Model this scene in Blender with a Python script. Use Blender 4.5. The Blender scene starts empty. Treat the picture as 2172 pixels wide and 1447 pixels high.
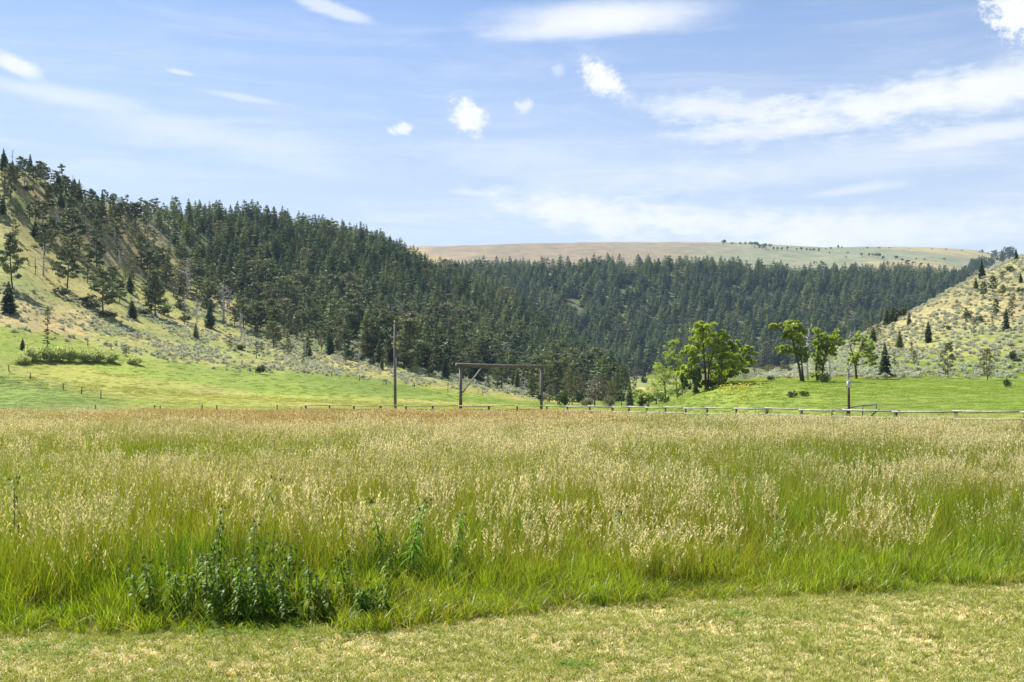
import bpy, math, random
import numpy as np

# ------------------------------------------------------------------ scene, camera, light
S = bpy.context.scene
C = S.collection
rng = np.random.default_rng(7)
random.seed(7)
R = math.radians

FP = 2329.0            # focal length in photo pixels (photo 2172 x 1447)
CX, HY = 1086.0, 847.0 # principal column, horizon row
EYE = 1.7

cam_d = bpy.data.cameras.new("camera")
cam = bpy.data.objects.new("camera", cam_d)
C.objects.link(cam)
cam.location = (0, 0, EYE)
cam.rotation_euler = (R(90), 0, 0)
cam_d.sensor_width = 36.0
cam_d.lens = 36.0 * FP / 2172.0
cam_d.shift_y = (HY - 723.5) / 2172.0
cam_d.clip_start = 0.1
cam_d.clip_end = 20000
S.camera = cam

S.render.engine = 'CYCLES'
S.view_settings.view_transform = 'Standard'
S.view_settings.look = 'None'
S.view_settings.exposure = 1.22
S.view_settings.gamma = 1.0
S.view_settings.use_curve_mapping = False
S.cycles.max_bounces = 6
S.cycles.diffuse_bounces = 3
S.cycles.transmission_bounces = 4
S.cycles.transparent_max_bounces = 8
S.cycles.caustics_reflective = False
S.cycles.caustics_refractive = False

SUN_AZ, SUN_EL = R(-50), R(53)     # azimuth from +Y towards +X
SKY_STRENGTH = 0.074
SUN_STRENGTH = 5.0

sun_d = bpy.data.lights.new("sun", 'SUN')
sun_d.energy = SUN_STRENGTH
sun_d.angle = R(0.5)
sun_d.color = (1.0, 0.95, 0.87)
sun = bpy.data.objects.new("sun", sun_d)
C.objects.link(sun)
import mathutils
to_sun = mathutils.Vector((math.sin(SUN_AZ) * math.cos(SUN_EL), math.cos(SUN_AZ) * math.cos(SUN_EL), math.sin(SUN_EL)))
sun.rotation_euler = to_sun.to_track_quat('Z', 'Y').to_euler()
sun.location = (-200, 200, 400)


class NT:
    """small helper to write node trees"""
    def __init__(self, tree):
        self.t = tree
        self.n = tree.nodes
        self.l = tree.links

    def node(self, kind, **kw):
        nd = self.n.new(kind)
        for k, v in kw.items():
            setattr(nd, k, v)
        return nd

    def put(self, sock, v):
        if isinstance(v, bpy.types.NodeSocket):
            self.l.new(v, sock)
        elif isinstance(v, (tuple, list)):
            if len(sock.default_value) == 4 and len(v) == 3:
                v = tuple(v) + (1.0,)
            sock.default_value = v
        else:
            sock.default_value = v

    def math(self, op, a, b=None, c=None, clamp=False):
        nd = self.node('ShaderNodeMath', operation=op, use_clamp=clamp)
        for i, v in enumerate((a, b, c)):
            if v is not None:
                self.put(nd.inputs[i], v)
        return nd.outputs[0]

    def mix(self, f, a, b, blend='MIX'):
        nd = self.node('ShaderNodeMix', data_type='RGBA', blend_type=blend)
        self.put(nd.inputs[0], f)
        self.put(nd.inputs[6], a)
        self.put(nd.inputs[7], b)
        return nd.outputs[2]

    def ramp(self, v, lo, hi, a=0.0, b=1.0, smooth=True):
        nd = self.node('ShaderNodeMapRange', interpolation_type='SMOOTHSTEP' if smooth else 'LINEAR')
        self.put(nd.inputs[0], v)
        for i, x in zip((1, 2, 3, 4), (lo, hi, a, b)):
            self.put(nd.inputs[i], x)
        return nd.outputs[0]

    def noise(self, vec, scale, detail=4, rough=0.55, dist=0.0):
        nd = self.node('ShaderNodeTexNoise')
        self.put(nd.inputs['Vector'], vec)
        nd.inputs['Scale'].default_value = scale
        nd.inputs['Detail'].default_value = detail
        nd.inputs['Roughness'].default_value = rough
        nd.inputs['Distortion'].default_value = dist
        return nd.outputs['Fac']

    def comb(self, x, y, z=0.0):
        nd = self.node('ShaderNodeCombineXYZ')
        for i, v in enumerate((x, y, z)):
            self.put(nd.inputs[i], v)
        return nd.outputs[0]

    def scale(self, vec, s):
        nd = self.node('ShaderNodeVectorMath', operation='MULTIPLY')
        self.put(nd.inputs[0], vec)
        self.put(nd.inputs[1], s)
        return nd.outputs[0]


# ------------------------------------------------------------------ sky
W = bpy.data.worlds.new("World")
S.world = W
W.use_nodes = True
nt = NT(W.node_tree)
nt.n.clear()
sky = nt.node('ShaderNodeTexSky', sky_type='NISHITA')
sky.sun_disc = False
sky.sun_elevation = SUN_EL
sky.sun_rotation = SUN_AZ % (2 * math.pi)
sky.altitude = 1500
sky.air_density = 1.0
sky.dust_density = 0.6
sky.ozone_density = 2.2
tc = nt.node('ShaderNodeTexCoord')
sep = nt.node('ShaderNodeSeparateXYZ')
nt.l.new(tc.outputs['Generated'], sep.inputs[0])
dx, dy, dz = sep.outputs
az = nt.math('ARCTAN2', dx, dy)
el = nt.math('ARCSINE', dz)
P = nt.comb(az, el)
# slow and fine warps used by every cloud
warp1 = nt.noise(nt.scale(P, (9.0, 26.0, 1)), 1.0, 5, 0.6)
warp2 = nt.noise(nt.scale(P, (40.0, 95.0, 1)), 1.0, 6, 0.65)
warp3 = nt.noise(nt.scale(P, (85.0, 110.0, 1)), 1.0, 8, 0.72)
wisp = nt.noise(nt.scale(P, (5.0, 42.0, 1)), 1.0, 7, 0.68, 0.6)


def cloud(px, py, a, b, tilt, soft, peak, w1, w2, fine):
    """one cloud as a warped ellipse on the celestial sphere (centre and half sizes in photo pixels)"""
    u, v = (px - CX) / FP, (HY - py) / FP
    a0, e0 = math.atan(u), math.atan(v / math.sqrt(1 + u * u))
    ct, st = math.cos(R(tilt)), math.sin(R(tilt))
    da = nt.math('SUBTRACT', az, a0)
    de = nt.math('SUBTRACT', el, e0)
    p = nt.math('ADD', nt.math('MULTIPLY', da, ct * FP / a), nt.math('MULTIPLY', de, st * FP / a))
    q = nt.math('ADD', nt.math('MULTIPLY', da, -st * FP / b), nt.math('MULTIPLY', de, ct * FP / b))
    d = nt.math('SQRT', nt.math('ADD', nt.math('MULTIPLY', p, p), nt.math('MULTIPLY', q, q)))
    d = nt.math('ADD', d, nt.math('MULTIPLY', nt.math('SUBTRACT', warp1, 0.5), w1))
    d = nt.math('ADD', d, nt.math('MULTIPLY', nt.math('SUBTRACT', warp3 if fine else warp2, 0.5), w2))
    return nt.ramp(d, 1.0, soft, 0.0, peak)


features = [
    # px, py, a, b, tilt, soft, peak, w1, w2, fine
    (1290, 36, 330, 48, 1, 0.10, 0.90, 0.35, 0.3, 0),
    (1230, 62, 240, 28, 3, 0.2, 0.62, 0.8, 0.5, 0),
    (700, 18, 115, 20, -14, 0.3, 0.6, 0.9, 0.7, 0),
    (35, 138, 66, 24, -14, 0.3, 0.85, 1.0, 0.9, 0),
    (380, 153, 36, 7, -6, 0.3, 0.5, 0.8, 0.8, 0),
    (993, 246, 58, 42, -34, 0.30, 1.0, 0.35, 1.9, 1),
    (1276, 166, 70, 36, -36, 0.30, 1.0, 0.4, 2.0, 1),
    (853, 274, 34, 16, 6, 0.3, 0.85, 0.4, 2.4, 1),
    (1112, 226, 28, 20, 0, 0.2, 0.6, 0.4, 2.6, 1),
    (1185, 150, 22, 22, 0, 0.2, 0.35, 0.4, 2.0, 1),
    (2160, 25, 78, 64, -40, 0.35, 1.0, 0.6, 2.8, 1),
    (1560, 232, 300, 40, -6, 0.0, 0.70, 1.4, 1.6, 0),
    (1850, 225, 400, 66, 4, 0.0, 0.90, 1.2, 1.5, 0),
    (2130, 180, 260, 66, 8, 0.2, 0.85, 1.0, 0.7, 0),
    (2110, 280, 200, 26, 3, 0.3, 0.7, 0.9, 0.7, 0),
    (1650, 275, 300, 24, 2, 0.2, 0.55, 1.2, 1.0, 0),
    (90, 195, 290, 26, -4, 0.1, 0.45, 1.0, 0.6, 0),
    (520, 208, 130, 11, -6, 0.2, 0.42, 0.9, 0.8, 0),
    (430, 285, 560, 52, -8, 0.0, 0.34, 1.0, 0.6, 0),
    (1230, 450, 300, 48, -8, 0.0, 0.8, 1.4, 1.6, 0),
    (1460, 470, 420, 55, -5, 0.0, 0.8, 1.4, 1.4, 0),
    (1830, 400, 180, 18, 4, 0.1, 0.45, 1.2, 0.9, 0),
    (1900, 485, 520, 70, 0, 0.0, 0.7, 1.3, 1.2, 0),
    (1250, 345, 480, 70, -4, 0.0, 0.28, 1.5, 0.9, 0),
    (1750, 350, 620, 60, 2, 0.0, 0.36, 1.3, 0.7, 0),
    (990, 408, 60, 10, -4, 0.1, 0.4, 0.9, 0.9, 0),
]
keep = None
for f in features:
    m = nt.math('SUBTRACT', 1.0, cloud(*f), clamp=True)
    keep = m if keep is None else nt.math('MULTIPLY', keep, m)
# thin streaks of cirrus over the whole sky, thicker towards the horizon all round
streak = nt.math('MULTIPLY', nt.ramp(wisp, 0.40, 0.78), nt.ramp(el, 0.42, 0.02, 0.14, 0.55))
keep = nt.math('MULTIPLY', keep, nt.math('SUBTRACT', 1.0, streak))
veil = nt.ramp(el, 0.36, 0.04, 0.0, 0.95, smooth=False)
cover = nt.math('SUBTRACT', 1.0, keep, clamp=True)
CLOUD = (6.0, 6.1, 6.25)
VEIL = (4.35, 4.7, 5.2)
skyc = nt.mix(cover, nt.mix(veil, nt.mix(1.0, sky.outputs[0], (0.97, 0.95, 0.98), 'MULTIPLY'), VEIL), CLOUD)
bg = nt.node('ShaderNodeBackground')
nt.put(bg.inputs[0], skyc)
bg.inputs[1].default_value = SKY_STRENGTH
out = nt.node('ShaderNodeOutputWorld')
nt.l.new(bg.outputs[0], out.inputs[0])

# ------------------------------------------------------------------ numpy noise
_tab = rng.random((256, 256))


def vnoise(x, y):
    xi, yi = np.floor(x).astype(int), np.floor(y).astype(int)
    fx, fy = x - xi, y - yi
    fx, fy = fx * fx * (3 - 2 * fx), fy * fy * (3 - 2 * fy)
    g = lambda a, b: _tab[a & 255, b & 255]
    return (g(xi, yi) * (1 - fx) + g(xi + 1, yi) * fx) * (1 - fy) + (g(xi, yi + 1) * (1 - fx) + g(xi + 1, yi + 1) * fx) * fy


def fbm(x, y, o=4):
    s, a, t = 0.0, 1.0, 0.0
    for i in range(o):
        s = s + a * vnoise(x * 2 ** i + 17.3 * i, y * 2 ** i + 5.1 * i)
        t += a
        a *= 0.5
    return s / t


def sstep(a, b, x):
    t = np.clip((x - a) / (b - a), 0, 1)
    return t * t * (3 - 2 * t)


# ------------------------------------------------------------------ terrain
# per photo column: knots (distance, 'y' photo row | 'z' height) from the meadow to beyond the plateau
def Y(d, y): return (d, EYE + (HY - y) / FP * d)
def Z(d, z): return (d, z)


far = lambda a, b, yc: [Z(3200, (EYE + (HY - yc) / FP * 1900) * 0.9), Z(7000, 160)]
COLS = {
    -1100: [Z(105, 0), Z(140, 3), Y(185, 690), Y(240, 540), Y(330, 380), Z(430, 60), Z(600, 65), Z(700, 75), Z(950, 100), Z(1150, 128), Z(1900, 262)],
    -300: [Z(105, 0), Z(142, 3), Y(188, 685), Y(245, 510), Y(325, 310), Z(430, 68), Z(600, 65), Z(700, 75), Z(950, 100), Z(1150, 128), Z(1900, 265)],
    0: [Z(105, 0), Z(145, 2.5), Y(190, 690), Y(250, 520), Y(320, 352), Z(430, 56), Z(600, 60), Z(700, 70), Z(950, 100), Z(1150, 128), Z(1900, 265)],
    150: [Z(105, 0), Z(146, 2.3), Y(195, 715), Y(270, 560), Y(350, 412), Z(450, 56), Z(600, 60), Z(700, 70), Z(950, 100), Z(1150, 128), Z(1900, 265)],
    300: [Z(105, 0), Z(148, 2.0), Y(200, 745), Y(310, 600), Y(420, 468), Z(540, 58), Z(640, 60), Z(720, 70), Z(950, 100), Z(1150, 128), Z(1900, 265)],
    450: [Z(105, 0), Z(150, 1.7), Y(205, 770), Y(350, 620), Y(500, 474), Z(620, 66), Z(690, 68), Z(760, 74), Z(950, 100), Z(1150, 128), Z(1900, 262)],
    600: [Z(105, 0), Z(152, 1.4), Y(210, 785), Y(380, 650), Y(560, 496), Z(680, 70), Z(740, 70), Z(790, 76), Z(950, 100), Z(1150, 128), Z(1900, 262)],
    750: [Z(105, 0), Z(155, 1.2), Y(220, 797), Y(400, 670), Y(600, 520), Z(710, 70), Z(760, 72), Z(800, 78), Z(950, 102), Z(1150, 130), Y(1900, 528)],
    850: [Z(105, 0), Z(157, 1.0), Y(228, 806), Y(410, 690), Y(615, 557), Z(720, 62), Z(765, 66), Z(810, 75), Z(950, 104), Y(1180, 588), Y(1900, 527)],
    900: [Z(105, 0), Z(158, 0.9), Y(235, 812), Y(420, 700), Y(620, 583), Z(725, 52), Z(770, 60), Z(815, 72), Y(950, 590), Y(1190, 584), Y(1900, 526)],
    1000: [Z(105, 0), Z(160, 0.7), Y(245, 825), Y(430, 725), Y(620, 622), Z(715, 44), Z(765, 54), Z(815, 70), Y(950, 580), Y(1200, 574), Y(1900, 524)],
    1100: [Z(105, 0), Z(162, 0.5), Y(255, 840), Y(430, 755), Y(610, 672), Z(700, 34), Z(755, 46), Z(810, 66), Y(950, 577), Y(1200, 571), Y(1900, 521)],
    1200: [Z(105, 0), Z(164, 0.4), Y(265, 850), Y(430, 790), Y(580, 735), Z(665, 22), Z(730, 36), Z(800, 60), Y(950, 577), Y(1200, 571), Y(1900, 519)],
    1300: [Z(105, 0), Z(160, 0.3), Y(270, 852), Y(430, 822), Y(540, 806), Z(630, 14.5), Z(710, 30), Z(790, 53), Y(950, 577), Y(1200, 571), Y(1900, 518)],
    1395: [Z(100, 0), Y(126, 864), Z(165, 0.4), Z(330, 2.0), Y(520, 812), Z(620, 15), Z(700, 28), Z(785, 51), Y(950, 577), Y(1200, 571), Y(1900, 517)],
    1450: [Z(95, 0), Y(126, 845), Z(140, 1.9), Z(300, 2.4), Z(480, 8), Z(610, 15), Z(700, 29), Z(785, 51), Y(950, 577), Y(1200, 571), Y(1900, 517)],
    1500: [Z(92, 0.1), Y(128, 822), Y(142, 814), Z(250, 3.4), Z(440, 7), Z(600, 15), Z(700, 29), Z(785, 51), Y(950, 578), Y(1200, 572), Y(1900, 518)],
    1560: [Z(88, 0.3), Y(130, 807), Y(145, 805), Z(220, 4.4), Z(420, 7), Z(590, 14), Z(690, 28), Z(780, 50), Y(950, 582), Y(1200, 573), Y(1900, 519)],
    1650: [Z(82, 0.6), Y(131, 806), Y(146, 802), Y(190, 793), Y(228, 786), Z(480, 9), Z(660, 22), Z(770, 47), Y(950, 592), Y(1200, 576), Y(1900, 524)],
    1760: [Z(76, 0.7), Y(130, 807), Y(145, 803), Y(190, 781), Y(238, 745), Z(440, 9), Z(650, 20), Z(765, 46), Y(950, 598), Y(1200, 578), Y(1900, 529)],
    1850: [Z(74, 0.8), Y(130, 810), Y(145, 804), Y(190, 756), Y(246, 700), Z(430, 10), Z(640, 18), Z(765, 46), Y(950, 600), Y(1200, 577), Y(1900, 528)],
    1950: [Z(72, 0.8), Y(130, 811), Y(145, 804), Y(190, 738), Y(252, 653), Z(430, 12), Z(640, 18), Z(765, 46), Y(950, 603), Y(1200, 575), Y(1900, 529)],
    2050: [Z(70, 0.8), Y(130, 811), Y(145, 804), Y(190, 715), Y(262, 597), Z(430, 16), Z(640, 20), Z(765, 46), Y(950, 610), Y(1200, 585), Y(1900, 534)],
    2172: [Z(70, 0.8), Y(130, 812), Y(145, 804), Y(190, 690), Y(272, 545), Z(430, 20), Z(640, 24), Z(765, 46), Y(950, 615), Y(1200, 600), Y(1900, 552)],
    2500: [Z(70, 0.8), Y(130, 812), Y(145, 802), Y(195, 645), Y(290, 440), Z(430, 34), Z(640, 34), Z(765, 50), Y(950, 620), Y(1200, 610), Y(1900, 580)],
    3300: [Z(70, 0.8), Y(130, 814), Y(145, 804), Y(200, 650), Y(300, 440), Z(430, 40), Z(640, 40), Z(765, 52), Y(950, 640), Y(1200, 630), Y(1900, 600)],
}
_px = sorted(COLS)
_K = []
for p in _px:
    k = [Z(2, 0), Z(57, 0)] + COLS[p]
    k += [Z(2400, k[-1][1] * 1.10), Z(3400, k[-1][1] * 1.02), Z(9000, 120)]
    _K.append(k)
_K = np.array(_K)                      # columns x knots x (d, z)
_PX = np.array(_px, float)


def pchip_slopes(x, y):
    """monotone cubic slopes along axis 0; x (n,) or (n,m), y (n,m)"""
    h = np.diff(x, axis=0)
    dl = np.diff(y, axis=0) / h
    m = np.zeros_like(y)
    a, b = dl[:-1], dl[1:]
    w1, w2 = 2 * h[1:] + h[:-1], h[1:] + 2 * h[:-1]
    with np.errstate(divide='ignore', invalid='ignore'):
        hm = (w1 + w2) / (w1 / a + w2 / b)
    m[1:-1] = np.where(a * b > 0, hm, 0)
    m[0], m[-1] = dl[0], dl[-1]
    return m


def pchip_eval(x, y, m, q):
    """x, y, m (n,), q any"""
    i = np.clip(np.searchsorted(x, q) - 1, 0, len(x) - 2)
    h = x[i + 1] - x[i]
    t = (q - x[i]) / h
    t = np.clip(t, 0, 1)
    return (y[i] * (1 + 2 * t) * (1 - t) ** 2 + m[i] * h * t * (1 - t) ** 2 + y[i + 1] * t * t * (3 - 2 * t) + m[i + 1] * h * t * t * (t - 1))


# angular columns: dense in front, coarse elsewhere (full circle)
front = np.linspace(R(-34), R(34), 560)
rest = np.linspace(R(34), R(326), 76)[1:-1]
TH = np.concatenate([front, rest])
NR = 470
RR = np.concatenate([[0.01], np.exp(np.linspace(math.log(2.5), math.log(8000), NR - 1))])
LR = np.log(RR[1:])


def knots_at(px):
    px = np.clip(px, _PX[0], _PX[-1])
    x = np.repeat(_PX[:, None], 2 * _K.shape[1], axis=1)
    y = _K.reshape(len(_PX), -1)
    m = pchip_slopes(x, y)
    res = np.empty((len(px), y.shape[1]))
    for j in range(y.shape[1]):
        res[:, j] = pchip_eval(_PX, y[:, j], m[:, j], px)
    return res.reshape(len(px), _K.shape[1], 2)


thn = (TH + math.pi) % (2 * math.pi) - math.pi
tht = np.clip(thn, R(-45), R(42))
colpx = CX + FP * np.tan(tht)
KN = knots_at(colpx)
ZG = np.zeros((len(TH), NR))
for j in range(len(TH)):
    d, z = KN[j, :, 0], KN[j, :, 1]
    m = pchip_slopes(d[:, None], z[:, None])[:, 0]
    ZG[j] = pchip_eval(d, z, m, RR * math.cos(tht[j]))
XG = RR[None, :] * np.sin(TH)[:, None]
YG = RR[None, :] * np.cos(TH)[:, None]
rough = sstep(95, 260, RR)[None, :]
ZG += rough * (fbm(XG / 38, YG / 38, 5) - 0.5) * (1.0 + np.minimum(RR, 700)[None, :] * 0.0045) * (1 - 0.6 * sstep(1000, 1300, RR)[None, :])
ZG += rough * (fbm(XG / 9 + 40, YG / 9, 3) - 0.5) * (0.15 + 0.35 * sstep(180, 260, RR)[None, :])
ZG += sstep(500, 900, RR)[None, :] * (fbm(XG / 120 + 9, YG / 120, 4) - 0.5) * np.minimum(RR, 1400)[None, :] * 0.010 * (1 - 0.85 * sstep(1020, 1300, RR)[None, :])
back = sstep(R(50), R(110), np.abs(thn))[:, None]
ZG *= (1 - 0.85 * back)
ZG[:, 0] = 0


def H(x, y):
    """ground height by bilinear lookup"""
    x, y = np.asarray(x, float), np.asarray(y, float)
    r = np.hypot(x, y)
    th = np.arctan2(x, y)
    ti = np.clip((th - front[0]) / (front[1] - front[0]), 0, len(front) - 1.001)
    i = ti.astype(int)
    fi = ti - i
    rj = np.clip((np.log(np.maximum(r, 2.51)) - LR[0]) / (LR[1] - LR[0]), 0, len(LR) - 1.001)
    j = rj.astype(int)
    fj = rj - j
    Zz = ZG[:, 1:]
    return (Zz[i, j] * (1 - fi) + Zz[i + 1, j] * fi) * (1 - fj) + (Zz[i, j + 1] * (1 - fi) + Zz[i + 1, j + 1] * fi) * fj


def proj(x, y, z):
    return CX + FP * x / y, HY - FP * (z - EYE) / y


def spot(px, py, dmin=100.0, dmax=4000.0):
    """where the sight line of a photo pixel meets the ground (or the crest just under it)"""
    u = (px - CX) / FP
    d = np.exp(np.linspace(math.log(dmin), math.log(dmax), 1600))
    z = H(u * d, d)
    rows = HY - FP * (z - EYE) / d
    hit = np.nonzero(rows <= py)[0]
    k = hit[0] if len(hit) else int(np.argmin(rows))
    return u * d[k], d[k], z[k]


# ------------------------------------------------------------------ air
def build_haze():
    m = bpy.data.materials.new("thin_haze")
    m.use_nodes = True
    t_ = NT(m.node_tree)
    t_.n.clear()
    o_ = t_.node('ShaderNodeOutputMaterial')
    v = t_.node('ShaderNodeVolumePrincipled')
    v.inputs['Color'].default_value = (0.52, 0.74, 1.0, 1)
    v.inputs['Density'].default_value = HAZE
    v.inputs['Anisotropy'].default_value = 0.0
    t_.l.new(v.outputs[0], o_.inputs['Volume'])
    T = TB()
    zt, zb = 330.0, -8.0
    T.box((0, 0, (zt + zb) / 2), (17000, 17000, zt - zb))
    ob = link("haze", T.mesh("haze", [m]))
    ob['kind'] = 'stuff'


HAZE = 0.00009
# ------------------------------------------------------------------ colours of the ground
def lerp(a, b, t):
    t = np.asarray(t)[..., None]
    return np.asarray(a) * (1 - t) + np.asarray(b) * t


EDGE_PX = np.array([-600, 0, 300, 500, 700, 850, 1000, 1150, 1300, 1450, 1600, 1800, 1950, 2172, 2700])
EDGE_Y = np.array([1345, 1345, 1336, 1335, 1335, 1326, 1306, 1290, 1272, 1266, 1263, 1258, 1246, 1226, 1190])


def edge_d(px):
    return EYE * FP / (np.interp(px, EDGE_PX, EDGE_Y) - HY)


FOREST_PX = np.array([-400, 0, 150, 250, 330, 450, 600, 700, 850, 1000, 1200, 1300])
FOREST_Y = np.array([330, 335, 400, 450, 520, 610, 700, 735, 775, 805, 850, 856])
FENCE_PX = np.array([-3000, 648, 977, 1160, 1300, 1500, 1700, 1900, 2172, 2600])
FENCE_D = np.array([104, 100, 92, 88, 80, 67, 59, 53, 47.5, 40.0])


def gcol(x, y):
    """base colour of the ground cover (what grows or lies there)"""
    y = np.where(np.abs(y) < 0.5, 0.5, y)
    r = np.hypot(x, y)
    infront = (y > 0)
    z = H(x, y)
    px, py = proj(x, np.where(infront, y, 1e3), z)
    n1 = fbm(x / 31, y / 31, 4)
    n2 = fbm(x / 7 + 3, y / 7, 4)
    n3 = fbm(x / 90 + 7, y / 90 + 2, 3)
    n4 = fbm(x / 14 + 31, y / 14 + 8, 4)
    # soil under the meadow and lawn
    c = lerp((0.13, 0.10, 0.05), (0.10, 0.11, 0.03), sstep(.4, .6, n2))
    # irrigated field beyond the fence
    field = lerp((0.165, 0.222, 0.038), (0.25, 0.262, 0.06), sstep(.38, .64, n1))
    field = lerp(field, (0.33, 0.27, 0.11), 0.75 * sstep(.55, .72, n4) * sstep(.44, .58, n1))
    field = lerp(field, (0.15, 0.235, 0.022), 0.6 * sstep(.56, .7, fbm(x / 45 + 5, y / 6 + 1, 4)))
    # dark green hay corner beyond the meadow on the near west side
    corner = sstep(20, -15, (py - (795 + (px - 0) * 0.22)) * -1) * sstep(330, 180, px) * (r > 95)
    field = lerp(field, (0.135, 0.205, 0.045), 0.8 * corner)
    c = lerp(c, field, sstep(-4, 4, y - np.interp(px, FENCE_PX, FENCE_D)) * infront)
    # dry hillsides
    dry = lerp((0.31, 0.285, 0.11), (0.23, 0.26, 0.085), sstep(.38, .6, n4))
    dry = lerp(dry, (0.42, 0.31, 0.165), 0.6 * sstep(.53, .68, n1))
    dry = lerp(dry, (0.185, 0.23, 0.045), 0.7 * np.where(px > 1600, .35, 1.0) * sstep(.56, .7, fbm(x / 22 + 55, y / 22, 4)))
    footL = np.interp(px, [-500, 0, 100, 200, 300, 400, 500, 600, 750, 900, 1000, 1100, 1200, 1300], [690, 690, 715, 735, 755, 770, 780, 784, 796, 812, 825, 836, 848, 852])
    wl = sstep(8, -14, py - footL + (n2 - .5) * 40) * (px < 1390) * (r > 130)
    footR = np.interp(px, [1550, 1650, 1800, 2172, 2600], [802, 801, 802, 803, 803])
    wr = sstep(3, -4, py - footR + (n2 - .5) * 5) * (px > 1540) * (r > 138)
    hill = np.clip(wl + wr, 0, 1) * infront
    # greener low part of the hill on the east side
    dr = lerp(dry, (0.17, 0.235, 0.04), 0.75 * sstep(715, 775, py + (n1 - .5) * 130) * (px > 1600))
    dr = lerp(dr, (0.275, 0.24, 0.135), 0.75 * (px > 1600) * sstep(740, 640, py + (n1 - .5) * 120))
    c = lerp(c, dr, hill)
    # forest floor
    fy = np.interp(px, FOREST_PX, FOREST_Y)
    wood = sstep(20, -40, py - fy + (n4 - .5) * 70) * (px < 1330) * (r > 250) * (r < 900)
    wood = np.maximum(wood, (r > 560) & (r < 1010) & (px > 860)) * infront
    c = lerp(c, lerp((0.075, 0.085, 0.045), (0.17, 0.17, 0.075), sstep(.5, .7, n4)), wood * 0.85)
    # plateau
    pl = lerp((0.205, 0.168, 0.115), (0.18, 0.195, 0.125), sstep(1250, 1640, px + (n3 - .5) * 500))
    pl = lerp(pl, (0.34, 0.27, 0.13), 0.6 * sstep(.52, .68, fbm(x / 160, y / 420, 4)))
    pl = lerp(pl, (0.26, 0.18, 0.125), 0.4 * sstep(.5, .62, fbm(x / 260 + 3, y / 500 + 3, 3)) * (px < 1560))
    c = lerp(c, pl, sstep(1000, 1080, r) * infront)
    far = (~infront) * sstep(60, 160, r)
    c = lerp(c, lerp((0.24, 0.25, 0.05), (0.30, 0.26, 0.08), sstep(.4, .6, n3)), far)
    # mown lawn round the viewer
    lawn = (y < edge_d(np.where(infront, px, 1086))) * (r < 60)
    c = lerp(c, lerp((0.50, 0.40, 0.21), (0.30, 0.31, 0.09), sstep(.42, .62, n2)), lawn * 1.0)
    return np.clip(c, 0, 1)


# ------------------------------------------------------------------ materials
def new_mat(name):
    m = bpy.data.materials.new(name)
    m.use_nodes = True
    t = NT(m.node_tree)
    t.n.clear()
    o = t.node('ShaderNodeOutputMaterial')
    return m, t, o


def leafy(name, colour_fn, trans=0.4, rough=0.5, spec=0.25, tint=(1.15, 1.2, 0.55)):
    """thin foliage: part of the light passes through"""
    m, t, o = new_mat(name)
    col = colour_fn(t)
    b = t.node('ShaderNodeBsdfPrincipled')
    t.put(b.inputs['Base Color'], col)
    b.inputs['Roughness'].default_value = rough
    b.inputs['Specular IOR Level'].default_value = spec
    tr = t.node('ShaderNodeBsdfTranslucent')
    t.put(tr.inputs[0], t.mix(1.0, col, tint, 'MULTIPLY'))
    mx = t.node('ShaderNodeMixShader')
    mx.inputs[0].default_value = trans
    t.l.new(b.outputs[0], mx.inputs[1])
    t.l.new(tr.outputs[0], mx.inputs[2])
    t.l.new(mx.outputs[0], o.inputs[0])
    return m


def pos_of(t):
    return t.node('ShaderNodeNewGeometry').outputs['Position']


def attr(t, name, kind='GEOMETRY'):
    a = t.node('ShaderNodeAttribute', attribute_name=name, attribute_type=kind)
    return a.outputs['Color']


def rand(t):
    return t.node('ShaderNodeObjectInfo').outputs['Random']


# ground
m, t, o = new_mat("ground_cover")
gp = pos_of(t)
nf = t.noise(gp, 1.6, 6, 0.65)
nfine = t.noise(gp, 0.35, 5, 0.6)
base = attr(t, "gcol")
col = t.mix(t.ramp(nf, 0.3, 0.75), t.mix(1.0, base, (0.72, 0.74, 0.70), 'MULTIPLY'), t.mix(1.0, base, (1.25, 1.22, 1.2), 'MULTIPLY'))
col = t.mix(t.math('MULTIPLY', t.ramp(nfine, 0.42, 0.7), 0.35), col, t.mix(1.0, col, (1.25, 1.1, 0.95), 'MULTIPLY'))
nbig = t.noise(t.scale(gp, (1.0, 0.5, 1.0)), 0.045, 9, 0.7)
col = t.mix(t.ramp(nbig, 0.32, 0.70), t.mix(1.0, col, (0.70, 0.74, 0.76), 'MULTIPLY'), t.mix(1.0, col, (1.18, 1.14, 1.08), 'MULTIPLY'))
b = t.node('ShaderNodeBsdfPrincipled')
t.put(b.inputs['Base Color'], col)
b.inputs['Roughness'].default_value = 0.95
b.inputs['Specular IOR Level'].default_value = 0.1
bp = t.node('ShaderNodeBump')
bp.inputs['Strength'].default_value = 0.7
bp.inputs['Distance'].default_value = 0.16
t.l.new(t.noise(gp, 1.1, 6, 0.7), bp.inputs['Height'])
t.l.new(bp.outputs[0], b.inputs['Normal'])
t.l.new(b.outputs[0], o.inputs[0])
M_GROUND = m


def grass_col(t):
    c = attr(t, "col")
    p = pos_of(t)
    big = t.noise(t.scale(p, (1, 1, 0.0)), 0.35, 3)
    c = t.mix(t.ramp(big, 0.35, 0.65, 0.0, 0.5), c, t.mix(1.0, c, (0.80, 1.08, 0.75), 'MULTIPLY'))
    return t.mix(t.ramp(rand(t), 0, 1, 0.0, 0.4), c, t.mix(1.0, c, (1.2, 1.08, 0.9), 'MULTIPLY'))


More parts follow.
